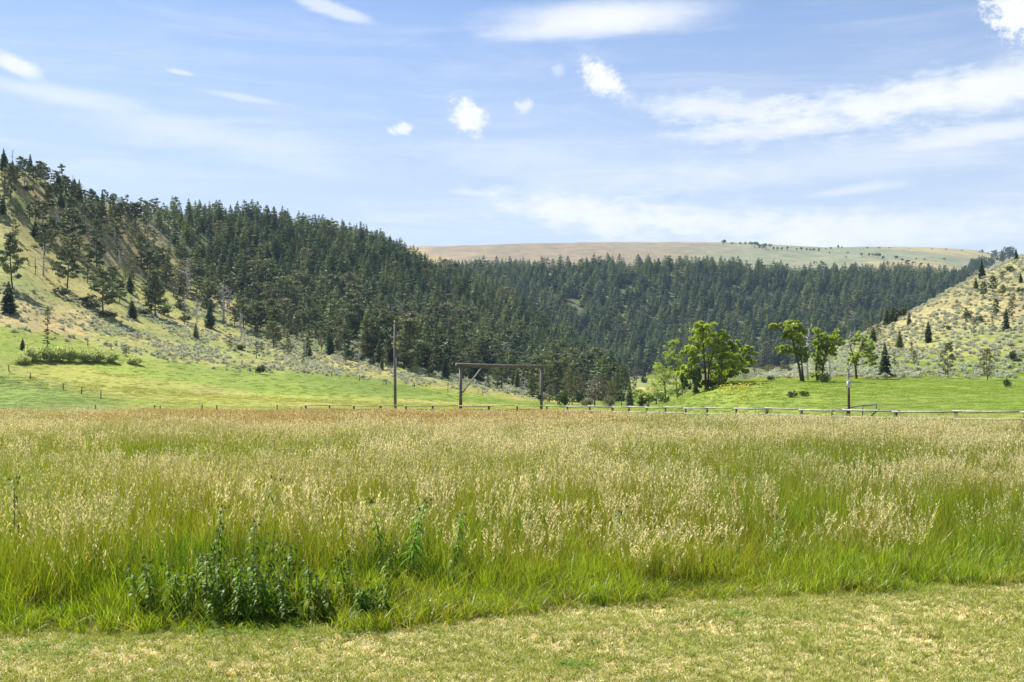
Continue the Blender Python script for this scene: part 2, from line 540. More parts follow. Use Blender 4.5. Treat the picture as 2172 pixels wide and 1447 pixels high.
M_GRASS = leafy("meadow_grass", grass_col, trans=0.46, rough=0.36, spec=0.36, tint=(1.2, 1.28, 0.38))
M_HEAD = leafy("seed_head", lambda t: attr(t, "col"), trans=0.38, rough=0.6, spec=0.2, tint=(1.08, 1.0, 0.85))
M_LAWN = leafy("lawn_blades", lambda t: attr(t, "col"), trans=0.34, rough=0.5, spec=0.3, tint=(1.2, 1.2, 0.7))
M_WEED = leafy("weed_leaf", lambda t: attr(t, "col"), trans=0.35, rough=0.5, spec=0.18, tint=(1.3, 1.5, 0.3))
M_TUFT = leafy("hill_tuft", lambda t: t.mix(1.0, attr(t, "gcol", 'INSTANCER'), attr(t, "col"), 'MULTIPLY'), trans=0.35, rough=0.6, spec=0.15, tint=(1.15, 1.15, 0.7))


def by_random(lo, hi, extra=None):
    def fn(t):
        c = t.mix(rand(t), lo, hi)
        n = t.noise(pos_of(t), 0.9, 3)
        return t.mix(t.ramp(n, 0.3, 0.7, 0, 0.6), c, t.mix(1.0, c, extra or (1.5, 1.45, 1.2), 'MULTIPLY'))
    return fn


M_FIR = leafy("fir_needles", by_random((0.036, 0.078, 0.052), (0.185, 0.225, 0.095), (1.5, 1.45, 1.2)), trans=0.25, rough=0.6, spec=0.2)
M_PINE = leafy("pine_needles", by_random((0.085, 0.112, 0.058), (0.155, 0.175, 0.09), (1.35, 1.3, 1.1)), trans=0.22, rough=0.6, spec=0.2)
M_GREYPINE = leafy("grey_pine_needles", by_random((0.125, 0.125, 0.078), (0.175, 0.17, 0.105)), trans=0.2, rough=0.6, spec=0.2)
M_JUN = leafy("juniper_scales", by_random((0.045, 0.07, 0.028), (0.075, 0.10, 0.038)), trans=0.12, rough=0.6, spec=0.2)
M_SAGE = leafy("sagebrush_leaf", by_random((0.36, 0.385, 0.30), (0.50, 0.51, 0.41), (1.12, 1.12, 1.1)), trans=0.3, rough=0.7, spec=0.15, tint=(1.05, 1.05, 0.8))
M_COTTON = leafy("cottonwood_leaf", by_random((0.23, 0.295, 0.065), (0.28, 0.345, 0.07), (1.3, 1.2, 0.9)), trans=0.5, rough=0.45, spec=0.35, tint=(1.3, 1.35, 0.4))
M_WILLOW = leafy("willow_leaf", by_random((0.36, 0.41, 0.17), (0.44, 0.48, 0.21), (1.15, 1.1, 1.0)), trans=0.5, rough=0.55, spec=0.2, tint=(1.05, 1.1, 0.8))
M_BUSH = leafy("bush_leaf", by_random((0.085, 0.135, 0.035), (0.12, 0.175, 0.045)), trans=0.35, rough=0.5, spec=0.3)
M_TWIG = leafy("bare_twig_bark", by_random((0.16, 0.125, 0.115), (0.24, 0.19, 0.17)), trans=0.0, rough=0.8, spec=0.1)


def wood(name, dark, light, sc=(14, 14, 1.5), bump=0.4):
    m, t, o = new_mat(name)
    ob = t.node('ShaderNodeTexCoord').outputs['Object']
    n = t.noise(t.scale(ob, sc), 1.0, 6, 0.65)
    n2 = t.noise(ob, 1.3, 4)
    c = t.mix(t.ramp(n, 0.3, 0.7), dark, light)
    c = t.mix(t.ramp(n2, 0.45, 0.7, 0, 0.5), c, t.mix(1.0, c, (0.6, 0.6, 0.62), 'MULTIPLY'))
    b = t.node('ShaderNodeBsdfPrincipled')
    t.put(b.inputs['Base Color'], c)
    b.inputs['Roughness'].default_value = 0.85
    b.inputs['Specular IOR Level'].default_value = 0.15
    bp = t.node('ShaderNodeBump')
    bp.inputs['Strength'].default_value = bump
    bp.inputs['Distance'].default_value = 0.02
    t.l.new(n, bp.inputs['Height'])
    t.l.new(bp.outputs[0], b.inputs['Normal'])
    t.l.new(b.outputs[0], o.inputs[0])
    return m


M_BARK = wood("pine_bark", (0.055, 0.045, 0.038), (0.14, 0.115, 0.10))
M_CBARK = wood("cottonwood_bark", (0.06, 0.05, 0.035), (0.13, 0.11, 0.08))
M_SNAG = wood("weathered_deadwood", (0.34, 0.32, 0.31), (0.58, 0.56, 0.55))
M_SNAGDK = wood("dark_deadwood", (0.09, 0.08, 0.075), (0.2, 0.18, 0.17))
M_GATE = wood("gate_log", (0.11, 0.095, 0.08), (0.23, 0.20, 0.165), (10, 10, 1.2))
M_RAIL = wood("weathered_rail", (0.24, 0.215, 0.175), (0.47, 0.43, 0.365), (2, 12, 12))
M_POST = wood("fence_post_wood", (0.06, 0.05, 0.04), (0.16, 0.13, 0.10))
M_POLE = wood("utility_pole_wood", (0.14, 0.11, 0.075), (0.27, 0.22, 0.155), (10, 10, 0.6))


def plain(name, c, rough=0.5, metal=0.0):
    m, t, o = new_mat(name)
    n = t.noise(t.node('ShaderNodeTexCoord').outputs['Object'], 9.0, 5)
    b = t.node('ShaderNodeBsdfPrincipled')
    t.put(b.inputs['Base Color'], t.mix(t.ramp(n, 0.35, 0.7, 0, 0.4), c, tuple(x * 0.75 for x in c)))
    b.inputs['Roughness'].default_value = rough
    b.inputs['Metallic'].default_value = metal
    t.l.new(b.outputs[0], o.inputs[0])
    return m


M_BOX = plain("meter_box_paint", (0.62, 0.64, 0.66), 0.45)
M_STEEL = plain("galvanised_steel", (0.42, 0.43, 0.44), 0.4, 0.6)
M_CERAM = plain("insulator_glaze", (0.5, 0.5, 0.5), 0.25)
M_WIRE = plain("fence_wire", (0.22, 0.2, 0.18), 0.5, 0.5)
M_DARK = plain("black_plastic", (0.03, 0.03, 0.035), 0.4)
M_FLOWER = plain("flower_yellow", (0.72, 0.62, 0.05), 0.6)

# ------------------------------------------------------------------ mesh helpers
def mesh_np(name, V, F, mat, col=None, quads=False, smooth=False):
    V = np.asarray(V, np.float32).reshape(-1, 3)
    F = np.asarray(F, np.int32)
    k = F.shape[1]
    me = bpy.data.meshes.new(name)
    me.vertices.add(len(V))
    me.vertices.foreach_set('co', V.ravel())
    me.loops.add(F.size)
    me.loops.foreach_set('vertex_index', F.ravel())
    me.polygons.add(len(F))
    me.polygons.foreach_set('loop_start', np.arange(0, F.size, k, dtype=np.int32))
    me.polygons.foreach_set('loop_total', np.full(len(F), k, np.int32))
    if smooth:
        me.polygons.foreach_set('use_smooth', np.ones(len(F), bool))
    if col is not None:
        a = me.color_attributes.new(name='col', type='FLOAT_COLOR', domain='POINT')
        cc = np.ones((len(V), 4), np.float32)
        cc[:, :3] = col
        a.data.foreach_set('color', cc.ravel())
    if mat is not None:
        for mm in (mat if isinstance(mat, (list, tuple)) else [mat]):
            me.materials.append(mm)
    me.update()
    me.validate()
    return me


class TB:
    """triangle collector with tubes, cards, boxes"""
    def __init__(self):
        self.v, self.f, self.m = [], [], []

    def tri(self, a, b, c, mi=0):
        i = len(self.v)
        self.v += [a, b, c]
        self.f.append((i, i + 1, i + 2))
        self.m.append(mi)

    def tube(self, pts, rad, n=6, mi=0, caps=True):
        """connected tapered tube through pts"""
        pts = [np.asarray(p, float) for p in pts]
        if not hasattr(rad, '__len__'):
            rad = [rad] * len(pts)
        base = len(self.v)
        up = np.array([0, 0, 1.0])
        prev = None
        for i, p in enumerate(pts):
            d = pts[min(i + 1, len(pts) - 1)] - pts[max(i - 1, 0)]
            d /= (np.linalg.norm(d) + 1e-9)
            if prev is None:
                s = np.cross(d, up if abs(d[2]) < 0.9 else np.array([1.0, 0, 0]))
            else:
                s = prev - d * np.dot(prev, d)
            s /= (np.linalg.norm(s) + 1e-9)
            prev = s
            w = np.cross(d, s)
            for k in range(n):
                a = 2 * math.pi * k / n
                self.v.append(tuple(p + rad[i] * (math.cos(a) * s + math.sin(a) * w)))
        for i in range(len(pts) - 1):
            for k in range(n):
                a, b = base + i * n + k, base + i * n + (k + 1) % n
                c, d2 = a + n, b + n
                self.f += [(a, b, d2), (a, d2, c)]
                self.m += [mi, mi]
        if caps:
            for i, flip in ((0, True), (len(pts) - 1, False)):
                ci = len(self.v)
                self.v.append(tuple(pts[i]))
                for k in range(n):
                    a, b = base + i * n + k, base + i * n + (k + 1) % n
                    self.f.append((ci, b, a) if flip else (ci, a, b))
                    self.m.append(mi)

    def box(self, c, s, mi=0):
        i = len(self.v)
        for z in (-1, 1):
            for y in (-1, 1):
                for x in (-1, 1):
                    self.v.append((c[0] + x * s[0] / 2, c[1] + y * s[1] / 2, c[2] + z * s[2] / 2))
        for q in ((0, 2, 3, 1), (4, 5, 7, 6), (0, 1, 5, 4), (2, 6, 7, 3), (0, 4, 6, 2), (1, 3, 7, 5)):
            self.f += [(i + q[0], i + q[1], i + q[2]), (i + q[0], i + q[2], i + q[3])]
            self.m += [mi, mi]

    def mesh(self, name, mats, smooth=False):
        me = mesh_np(name, np.array(self.v), np.array(self.f), mats, smooth=smooth)
        if len(set(self.m)) > 1:
            me.polygons.foreach_set('material_index', np.array(self.m, np.int32))
        return me


def link(name, me, parent=None, loc=None):
    ob = bpy.data.objects.new(name, me)
    C.objects.link(ob)
    if parent is not None:
        ob.parent = parent
    if loc is not None:
        ob.location = loc
    return ob


def tag(ob, label, cat, group=None):
    ob['label'] = label
    ob['category'] = cat
    if group:
        ob['group'] = group
    return ob


def cards(n, centre, spread, size, dirz=0.3, r=None):
    """n small leaf triangles in an ellipsoid volume -> V, F"""
    r = r or rng
    p = r.normal(size=(n, 3))
    p /= np.linalg.norm(p, axis=1)[:, None]
    p *= (r.random((n, 1)) ** (1 / 2.2))
    c = np.asarray(centre) + p * np.asarray(spread)
    a = r.normal(size=(n, 3))
    a[:, 2] += dirz
    a /= np.linalg.norm(a, axis=1)[:, None]
    b = np.cross(a, r.normal(size=(n, 3)))
    b /= (np.linalg.norm(b, axis=1)[:, None] + 1e-9)
    s = size * (0.6 + 0.8 * r.random((n, 1)))
    V = np.stack([c - b * s * 0.5 - a * s * .4, c + b * s * 0.5 - a * s * .4, c + a * s * 0.8], axis=1).reshape(-1, 3)
    F = np.arange(3 * n).reshape(-1, 3)
    return V, F


def join(parts):
    V, F, k = [], [], 0
    for v, f in parts:
        V.append(v)
        F.append(f + k)
        k += len(v)
    return np.concatenate(V), np.concatenate(F)


# ------------------------------------------------------------------ the ground sheet
def build_ground():
    nT = len(TH)
    V = np.stack([XG, YG, ZG], axis=2).reshape(-1, 3)
    i = np.arange(nT)[:, None]
    j = np.arange(NR - 1)[None, :]
    i2 = (i + 1) % nT
    a, b, c, d = i * NR + j, i * NR + j + 1, i2 * NR + j + 1, i2 * NR + j
    F = np.stack([a, b, c, d], axis=2).reshape(-1, 4)[:, ::1]
    me = mesh_np("ground", V, F, M_GROUND, smooth=True)
    at = me.color_attributes.new(name='gcol', type='FLOAT_COLOR', domain='POINT')
    cc = np.ones((len(V), 4), np.float32)
    cc[:, :3] = gcol(V[:, 0], V[:, 1])
    at.data.foreach_set('color', cc.ravel())
    ob = link("ground", me)
    ob['kind'] = 'structure'
    return ob


build_ground()
build_haze()

# ------------------------------------------------------------------ scatter (stuff) through geometry nodes
def scatter(name, meshes, pts, rot, scl, idx, gc=None):
    col = bpy.data.collections.new(name + "_sources")
    for k, me in enumerate(meshes):
        col.objects.link(bpy.data.objects.new("%s_source_%02d" % (name, k), me))
    me = bpy.data.meshes.new(name)
    n = len(pts)
    me.vertices.add(n)
    me.vertices.foreach_set('co', np.asarray(pts, np.float32).ravel())
    for nm, ty, fld, val in (('rot', 'FLOAT_VECTOR', 'vector', rot), ('scl', 'FLOAT_VECTOR', 'vector', scl), ('idx', 'INT', 'value', idx)):
        at = me.attributes.new(nm, ty, 'POINT')
        at.data.foreach_set(fld, np.ascontiguousarray(val, np.int32 if ty == 'INT' else np.float32).ravel())
    if gc is not None:
        at = me.attributes.new('gcol', 'FLOAT_COLOR', 'POINT')
        cc = np.ones((n, 4), np.float32)
        cc[:, :3] = gc
        at.data.foreach_set('color', cc.ravel())
    ob = link(name, me)
    g = bpy.data.node_groups.new(name + "_scatter", 'GeometryNodeTree')
    g.interface.new_socket('Geometry', in_out='INPUT', socket_type='NodeSocketGeometry')
    g.interface.new_socket('Geometry', in_out='OUTPUT', socket_type='NodeSocketGeometry')
    N, L = g.nodes, g.links
    gi, go = N.new('NodeGroupInput'), N.new('NodeGroupOutput')
    ci = N.new('GeometryNodeCollectionInfo')
    ci.inputs['Collection'].default_value = col
    ci.inputs['Separate Children'].default_value = True
    ci.inputs['Reset Children'].default_value = True
    ip = N.new('GeometryNodeInstanceOnPoints')
    ip.inputs['Pick Instance'].default_value = True
    def na(nm, ty):
        a = N.new('GeometryNodeInputNamedAttribute')
        a.data_type = ty
        a.inputs[0].default_value = nm
        return a.outputs[0]
    er = N.new('FunctionNodeEulerToRotation')
    L.new(na('rot', 'FLOAT_VECTOR'), er.inputs[0])
    L.new(gi.outputs[0], ip.inputs['Points'])
    L.new(ci.outputs[0], ip.inputs['Instance'])
    L.new(na('idx', 'INT'), ip.inputs['Instance Index'])
    L.new(er.outputs[0], ip.inputs['Rotation'])
    L.new(na('scl', 'FLOAT_VECTOR'), ip.inputs['Scale'])
    L.new(ip.outputs[0], go.inputs[0])
    md = ob.modifiers.new("scatter", 'NODES')
    md.node_group = g
    ob['kind'] = 'stuff'
    return ob


def wedge(d0, d1, dens, umax=0.60):
    """random points on the ground in the view's wedge, dens per square metre"""
    n = int(umax * (d1 * d1 - d0 * d0) * dens)
    d = np.sqrt(d0 * d0 + rng.random(n) * (d1 * d1 - d0 * d0))
    u = (rng.random(n) * 2 - 1) * umax
    return u * d, d


# ------------------------------------------------------------------ grass
def blades(n, size, hmin, hmax, w, lean, base, tip, cv=0.25, seg=3, r=None, cluster=0, hpow=1.0):
    r = r or rng
    x, y = (r.random(n) - .5) * size, (r.random(n) - .5) * size
    if cluster:
        kc = max(3, n // cluster)
        ci = r.integers(0, kc, n)
        cx_, cy_ = (r.random(kc) - .5) * size, (r.random(kc) - .5) * size
        x, y = cx_[ci] + r.normal(0, .022 * size, n), cy_[ci] + r.normal(0, .022 * size, n)
    h = hmin + (hmax - hmin) * r.random(n) ** hpow
    a = r.random(n) * 2 * math.pi
    ln = lean * h * (0.3 + r.random(n))
    la = r.random(n) * 2 * math.pi
    ww = w * (0.6 + 0.8 * r.random(n))
    k = (1 - cv) + 2 * cv * r.random((n, 1))
    hue = r.random((n, 1))
    V, Cc = [], []
    for s in range(seg + 1):
        tt = s / seg
        cxx = x + np.cos(la) * ln * tt ** 2
        cyy = y + np.sin(la) * ln * tt ** 2
        cz = h * (tt - 0.25 * lean * tt ** 3)
        wd = ww * (1 - tt) ** 0.7 * 0.5 + 0.0003
        for sg in (-1, 1):
            V.append(np.stack([cxx + sg * wd * np.cos(a), cyy + sg * wd * np.sin(a), cz], 1))
            cc = (np.array(base) * (1 - tt) + np.array(tip) * tt)[None, :] * k
            Cc.append(cc * (1 + np.array([[0.35, 0.05, -0.2]]) * (hue - 0.5)))
    L = 2 * (seg + 1)
    V = np.stack(V, 1).reshape(-1, 3)
    Cc = np.stack(Cc, 1).reshape(-1, 3)
    f = []
    i0 = np.arange(n) * L
    for s in range(seg):
        q = i0 + 2 * s
        f += [np.stack([q, q + 1, q + 3], 1), np.stack([q, q + 3, q + 2], 1)]
    tops = np.stack([x + np.cos(la) * ln, y + np.sin(la) * ln, h * (1 - 0.25 * lean)], 1)
    tang = np.stack([np.cos(la) * ln * 2, np.sin(la) * ln * 2, h * (1 - .75 * lean)], 1)
    tang /= np.linalg.norm(tang, axis=1)[:, None]
    return V, np.concatenate(f), Cc, tops, tang


def heads(tops, tang, L, m, w, l, colr, cv=0.2, open_=0.35, r=None):
    """seed heads: m small spikelets along the last L metres of each stem"""
    r = r or rng
    n = len(tops)
    V, Cc = [], []
    for i in range(m):
        s = (i + r.random(n)) / m
        taper = 0.5 + 0.9 * np.sin(np.pi * np.clip(s * .8 + .15, 0, 1))
        c = tops - tang * (L * (1 - s))[:, None] * (0.7 + .3 * 1)
        a = r.random(n) * 2 * math.pi
        out = np.stack([np.cos(a), np.sin(a), np.zeros(n)], 1)
        dr = tang * (1 - open_) + out * open_
        dr /= np.linalg.norm(dr, axis=1)[:, None]
        sd = np.cross(dr, r.normal(size=(n, 3)))
        sd /= np.linalg.norm(sd, axis=1)[:, None]
        c0 = c + out * (0.25 * w * taper)[:, None]
        tip = c0 + dr * (l * (0.7 + .6 * r.random(n)))[:, None]
        V.append(np.stack([c0 - dr * l * .2, (c0 + tip) / 2 + sd * w * .5, tip, (c0 + tip) / 2 - sd * w * .5], 1))
        cc = np.array(colr)[None, :] * ((1 - cv) + 2 * cv * r.random((n, 1)))
        Cc.append(np.repeat(cc[:, None, :], 4, 1))
    V = np.concatenate(V).reshape(-1, 3)
    Cc = np.concatenate(Cc).reshape(-1, 3)
    q = np.arange(n * m) * 4
    F = np.concatenate([np.stack([q, q + 1, q + 2], 1), np.stack([q, q + 2, q + 3], 1)])
    return V, F, Cc


G_BASE, G_MID = (0.145, 0.195, 0.012), (0.17, 0.235, 0.022)
G_STEM0, G_STEM1 = (0.15, 0.19, 0.03), (0.28, 0.235, 0.075)
KINDS = {            # head colour, share of stems, blade tip, stem tip
    'lush': ((0.40, 0.42, 0.18), 0.05, (0.085, 0.175, 0.012), (0.12, 0.18, 0.02)),
    'tan': ((0.68, 0.61, 0.33), 0.36, (0.27, 0.29, 0.045), (0.34, 0.32, 0.10)),
    'olive': ((0.54, 0.50, 0.23), 0.20, (0.25, 0.295, 0.030), (0.25, 0.255, 0.06)),
    'green': ((0.46, 0.48, 0.20), 0.10, (0.21, 0.30, 0.024), (0.20, 0.255, 0.045)),
    'rust': ((0.50, 0.35, 0.14), 0.50, (0.27, 0.24, 0.06), (0.36, 0.27, 0.09)),
}


def grass_patch(name, kind, lod):
    hc, fr, bt, st = KINDS[kind]
    size, nl, ns, wf, m = {0: (1.0, 950, 200, 0.95, 8), 1: (1.0, 330, 130, 1.7, 4), 2: (2.0, 420, 260, 3.4, 2)}[lod]
    ns = int(ns * fr)
    P = []
    gb = (0.045, 0.095, 0.008) if kind == 'lush' else G_BASE
    v, f, c, *_ = blades(nl, size, 0.16, 0.80, (0.0082 if kind == 'lush' else 0.0066) * wf, 0.34, gb, bt, cv=.65, cluster=16 if lod < 2 else 0, hpow=1.5)
    P.append((v, f, c))
    v, f, c, *_ = blades(nl // 3, size, 0.10, 0.62, 0.005 * wf, 0.5, (0.22, 0.19, 0.05), (0.42, 0.34, 0.12), cv=.4)
    P.append((v, f, c))
    v, f, c, *_ = blades(int(nl * (.12 if kind == 'lush' else .36)), size, 0.45, 0.98, 0.0042 * wf, 0.13, (0.13, 0.15, 0.022), (0.26, 0.235, 0.055), cv=.55, cluster=5 if lod < 2 else 0)
    P.append((v, f, c))
    v, f, c, tp, tg = blades(ns, size, 0.56, 1.04, 0.0038 * wf, 0.16, G_STEM0, st, cv=.4, seg=3, cluster=7 if lod < 2 else 0)
    P.append((v, f, c))
    nb_f = sum(len(p[1]) for p in P)
    P.append(heads(tp, tg, 0.17, m, 0.012 * wf ** .8, 0.036 * wf ** .7, hc, cv=.35, open_=.32))
    V = np.concatenate([p[0] for p in P])
    Cc = np.concatenate([p[2] for p in P])
    k, F = 0, []
    for p in P:
        F.append(p[1] + k)
        k += len(p[0])
    me = mesh_np(name, V, np.concatenate(F), [M_GRASS, M_HEAD], Cc)
    me.polygons.foreach_set('material_index', (np.arange(len(me.polygons)) >= nb_f).astype(np.int32))
    return me


def leafy_patch(name):
    v, f, c, *_ = blades(300, 0.8, 0.10, 0.50, 0.0075, 0.38, (0.14, 0.19, 0.012), (0.27, 0.32, 0.030), cv=.7, cluster=14)
    v2, f2, c2, *_ = blades(110, 0.8, 0.06, 0.45, 0.005, 0.9, (0.30, 0.25, 0.08), (0.55, 0.44, 0.17), cv=.4, cluster=8)
    return mesh_np(name, np.concatenate([v, v2]), np.concatenate([f, f2 + len(v)]), M_GRASS, np.concatenate([c, c2]))


ORDER = ['tan', 'olive', 'green', 'rust', 'lush']
NV = 3


def meadow(name, lod, d0, d1, dens, extra_u=0.0):
    srcs = []
    for k in ORDER:
        for q in range(NV):
            srcs.append(grass_patch("meadow_grass_clump", k, lod))
    x, y = wedge(d0, d1, dens, 0.60)
    if lod == 0:   # room for a step to the side
        n = int(14 * (d1 - 5) * dens)
        x2 = rng.random(n) * 26 - 13
        y2 = 5 + rng.random(n) * (d1 - 5)
        out_ = np.abs(x2) > 0.6 * y2
        x, y = np.concatenate([x, x2[out_]]), np.concatenate([y, y2[out_]])
    px = CX + FP * x / y
    ok = (y > edge_d(px) + 0.22 + 0.7 * fbm(x / .8, y / .8, 2)) & (y < np.interp(px, FENCE_PX, FENCE_D) - 0.6)
    x, y, px = x[ok], y[ok], px[ok]
    n = len(x)
    h = 0.84 + 0.7 * (fbm(x / 2.6, y / 2.6, 4) - .5) + 0.24 * (rng.random(n) - .5)
    ed = y - edge_d(px)
    h *= 0.74 + 0.26 * sstep(0.2, 1.8, ed)
    k1 = fbm(x / 6 + 11, y / 9 + 2, 4)
    k2 = fbm(x / 4 + 70, y / 6 + 21, 3)
    kind = np.where(k1 > 0.53, 0, np.where(k2 > 0.52, 2, 1))
    p_leafy = np.clip(1.15 - ed / (0.4 + 6.0 * np.clip(fbm(x / 1.8 + 3, y / 1.8, 3) - .25, 0, 1)), 0, .95)
    kind = np.where(rng.random(n) < p_leafy, np.where(k2 > .46, 2, 1), kind)
    right = sstep(1200, 1700, px)
    kind = np.where((kind == 1) & (rng.random(n) < 0.7 * right) & (y > 13), 0, kind)
    rust = (0.45 + .55 * sstep(200, 620, px)) * sstep(34, 62, y) * (1 - sstep(1150, 1500, px)) * 1.0
    kind = np.where(rng.random(n) < rust * 0.62, 3, kind)
    lw = np.clip(1.25 - (np.abs(px - 560) / 330) ** 2.5, 0, 1) * sstep(2.3, .6, ed - 1.2 * (k2 - .4)) + np.clip(1.2 - (np.abs(px - 880) / 150) ** 2, 0, 1) * sstep(3.4, 1.6, ed) * .9
    lw = lw + np.clip(1.1 - (np.abs(px - 1690) / 170) ** 2, 0, 1) * sstep(1.5, .4, ed) + .6 * sstep(.62, .70, fbm(x / 2.2 + 44, y / 3 + 9, 3)) * (y < 24)
    kind = np.where(rng.random(n) < lw, 4, kind)
    h = np.where(kind == 4, h * .92, h)
    idx = kind * NV + rng.integers(0, NV, n)
    rot = np.stack([rng.normal(0, .03, n), rng.normal(0, .03, n), rng.random(n) * 6.283], 1)
    sc = np.stack([np.ones(n), np.ones(n), h], 1)
    pts = np.stack([x, y, H(x, y) - 0.01], 1)
    return scatter(name, srcs, pts, rot, sc, idx)


meadow("meadow_grass", 0, 7.5, 20, 2.6)
meadow("meadow_grass", 1, 20, 46, 2.2)
meadow("meadow_grass", 2, 46, 104, 0.9)

# leafy fringe where the mower stops
n = 300
fx_px = rng.random(n) * 3000 - 420
fd = edge_d(fx_px) + rng.random(n) ** 1.5 * 0.9 - 0.02 + np.where((np.abs(fx_px - 545) < 190) & (rng.random(n) < .3), 60, 0)
ok_ = fd < 40
fx_px, fd = fx_px[ok_], fd[ok_]
n = len(fd)
fx = (fx_px - CX) / FP * fd
hs = (0.15 + 1.3 * fbm(fx / 0.7, fd / 0.7, 3)) * (0.45 + 0.55 * sstep(0, 0.6, fd - edge_d(fx_px)))
scatter("fringe_grass", [leafy_patch("fringe_grass_clump") for _ in range(4)], np.stack([fx, fd, H(fx, fd)], 1),
        np.stack([np.zeros(n), np.zeros(n), rng.random(n) * 6.283], 1), np.stack([np.ones(n) * .8, np.ones(n) * .8, hs], 1), rng.integers(0, 4, n))


# mown lawn
def lawn_patch(name, green):
    P = []
    specs = [(900, 0.02, 0.065, 0.0060, 0.9, (0.12, 0.17, 0.022), (0.36, 0.39, 0.07)),
             (900, 0.012, 0.05, 0.0064, 1.6, (0.56, 0.46, 0.22), (0.90, 0.79, 0.48))]
    if green:
        specs[0] = (880,) + specs[0][1:]
        specs[1] = (950,) + specs[1][1:]
    else:
        specs[0] = (520,) + specs[0][1:]
        specs[1] = (1200,) + specs[1][1:]
    for n_, a, b_, w, l, c0, c1 in specs:
        v, f, c, *_ = blades(n_, 0.6, a, b_, w, l, c0, c1, cv=.5, seg=2, cluster=9)
        P.append((v, f, c))
    V = np.concatenate([p[0] for p in P])
    Cc = np.concatenate([p[2] for p in P])
    k, F = 0, []
    for p in P:
        F.append(p[1] + k)
        k += len(p[0])
    return mesh_np(name, V, np.concatenate(F), M_LAWN, Cc)


n = 2600
lx, ly = rng.random(n) * 20 - 10, 3.5 + rng.random(n) * 7.6
ok = (ly < edge_d(CX + FP * lx / ly) + 0.35) & (np.abs(lx) < 0.75 * ly + 2.0)
lx, ly = lx[ok], ly[ok]
n = len(lx)
gr = (fbm(lx / .7 + 4, ly / 0.5 + 9, 4) - .5) + 0.10 * sstep(1.2, 0.1, edge_d(CX + FP * lx / ly) - ly) + 0.03 * sstep(0, -4, lx) + 0.16 * sstep(1.0, .1, edge_d(CX + FP * lx / ly) - ly) * np.clip(1 - (np.abs(CX + FP * lx / ly - 540) / 330) ** 2, 0, 1)
ki = (gr + 0.26 * (rng.random(n) - .5) > 0.06).astype(int)
scatter("lawn_grass", [lawn_patch("lawn_grass_clump", g) for g in (0, 0, 1, 1)], np.stack([lx, ly, H(lx, ly)], 1),
        np.stack([np.zeros(n), np.zeros(n), rng.random(n) * 6.283], 1),
        np.stack([np.ones(n), np.ones(n), 0.8 + .7 * rng.random(n)], 1), ki * 2 + rng.integers(0, 2, n))

#@@PART2@@
# ------------------------------------------------------------------ tree builders (unit height, scaled when placed)
def fir_mesh(seed, R0=0.19, levels=17, nb=8, sub=1, gap=0.0, low=0.05, extra=170):
    r = np.random.default_rng(seed)
    T = TB()
    T.tube([(0, 0, -0.03), (0.004, 0, 0.4), (0, 0, 0.98)], [0.014, 0.010, 0.002], 5, 1)
    for l in range(levels):
        s = (l + r.random() * .6) / levels
        z = low + (1 - low) * s ** 0.92
        rad = R0 * (1 - s) ** 0.85 * (0.80 + .4 * r.random()) + 0.008
        if s < 0.12:
            rad *= 0.8
        for b_ in range(nb):
            if r.random() < gap:
                continue
            a = 2 * math.pi * (b_ + r.random() * .8) / nb + l
            L = rad * (0.7 + .5 * r.random())
            ca, sa = math.cos(a), math.sin(a)
            dr = -0.10 - 0.25 * (1 - s) * r.random() + 0.35 * s
            for q in range(sub + 1):
                f0, f1 = (q / (sub + 1)) * 0.8, min(1.0, (q + 1.4) / (sub + 1))
                w = L * (0.26 if sub else 0.34) * (1.1 - f1 * .5) + 0.006
                roll = (r.random() - .5) * 1.4
                p0 = np.array([ca * L * f0, sa * L * f0, z + dr * L * f0])
                p1 = np.array([ca * L * f1, sa * L * f1, z + dr * L * f1 - 0.012 * r.random()])
                mid = (p0 * .45 + p1 * .55)
                sd = np.array([-sa, ca, roll]) * w
                j = r.normal(size=3) * 0.006
                T.tri(tuple(p0), tuple(mid + sd + j), tuple(p1))
                T.tri(tuple(p0), tuple(p1), tuple(mid - sd - j))
            # hanging needles under the branch
            m_ = np.array([ca * L * .6, sa * L * .6, z + dr * L * .6])
            T.tri(tuple(m_ + (0, 0, 0.012)), tuple(m_ + np.array([ca * L * .3, sa * L * .3, -0.01])), tuple(m_ + np.array([r.normal() * .01, r.normal() * .01, -0.035])))
    for _ in range(extra):
        s = r.random() ** 1.3
        z = low + (1 - low) * s
        rad = R0 * (1 - s) ** 0.85 * (0.3 + .75 * r.random())
        a = r.random() * 6.283
        c = np.array([math.cos(a) * rad, math.sin(a) * rad, z])
        T.tri(*[tuple(c + r.normal(size=3) * np.array([.016, .016, .012])) for _ in range(3)])
    return T


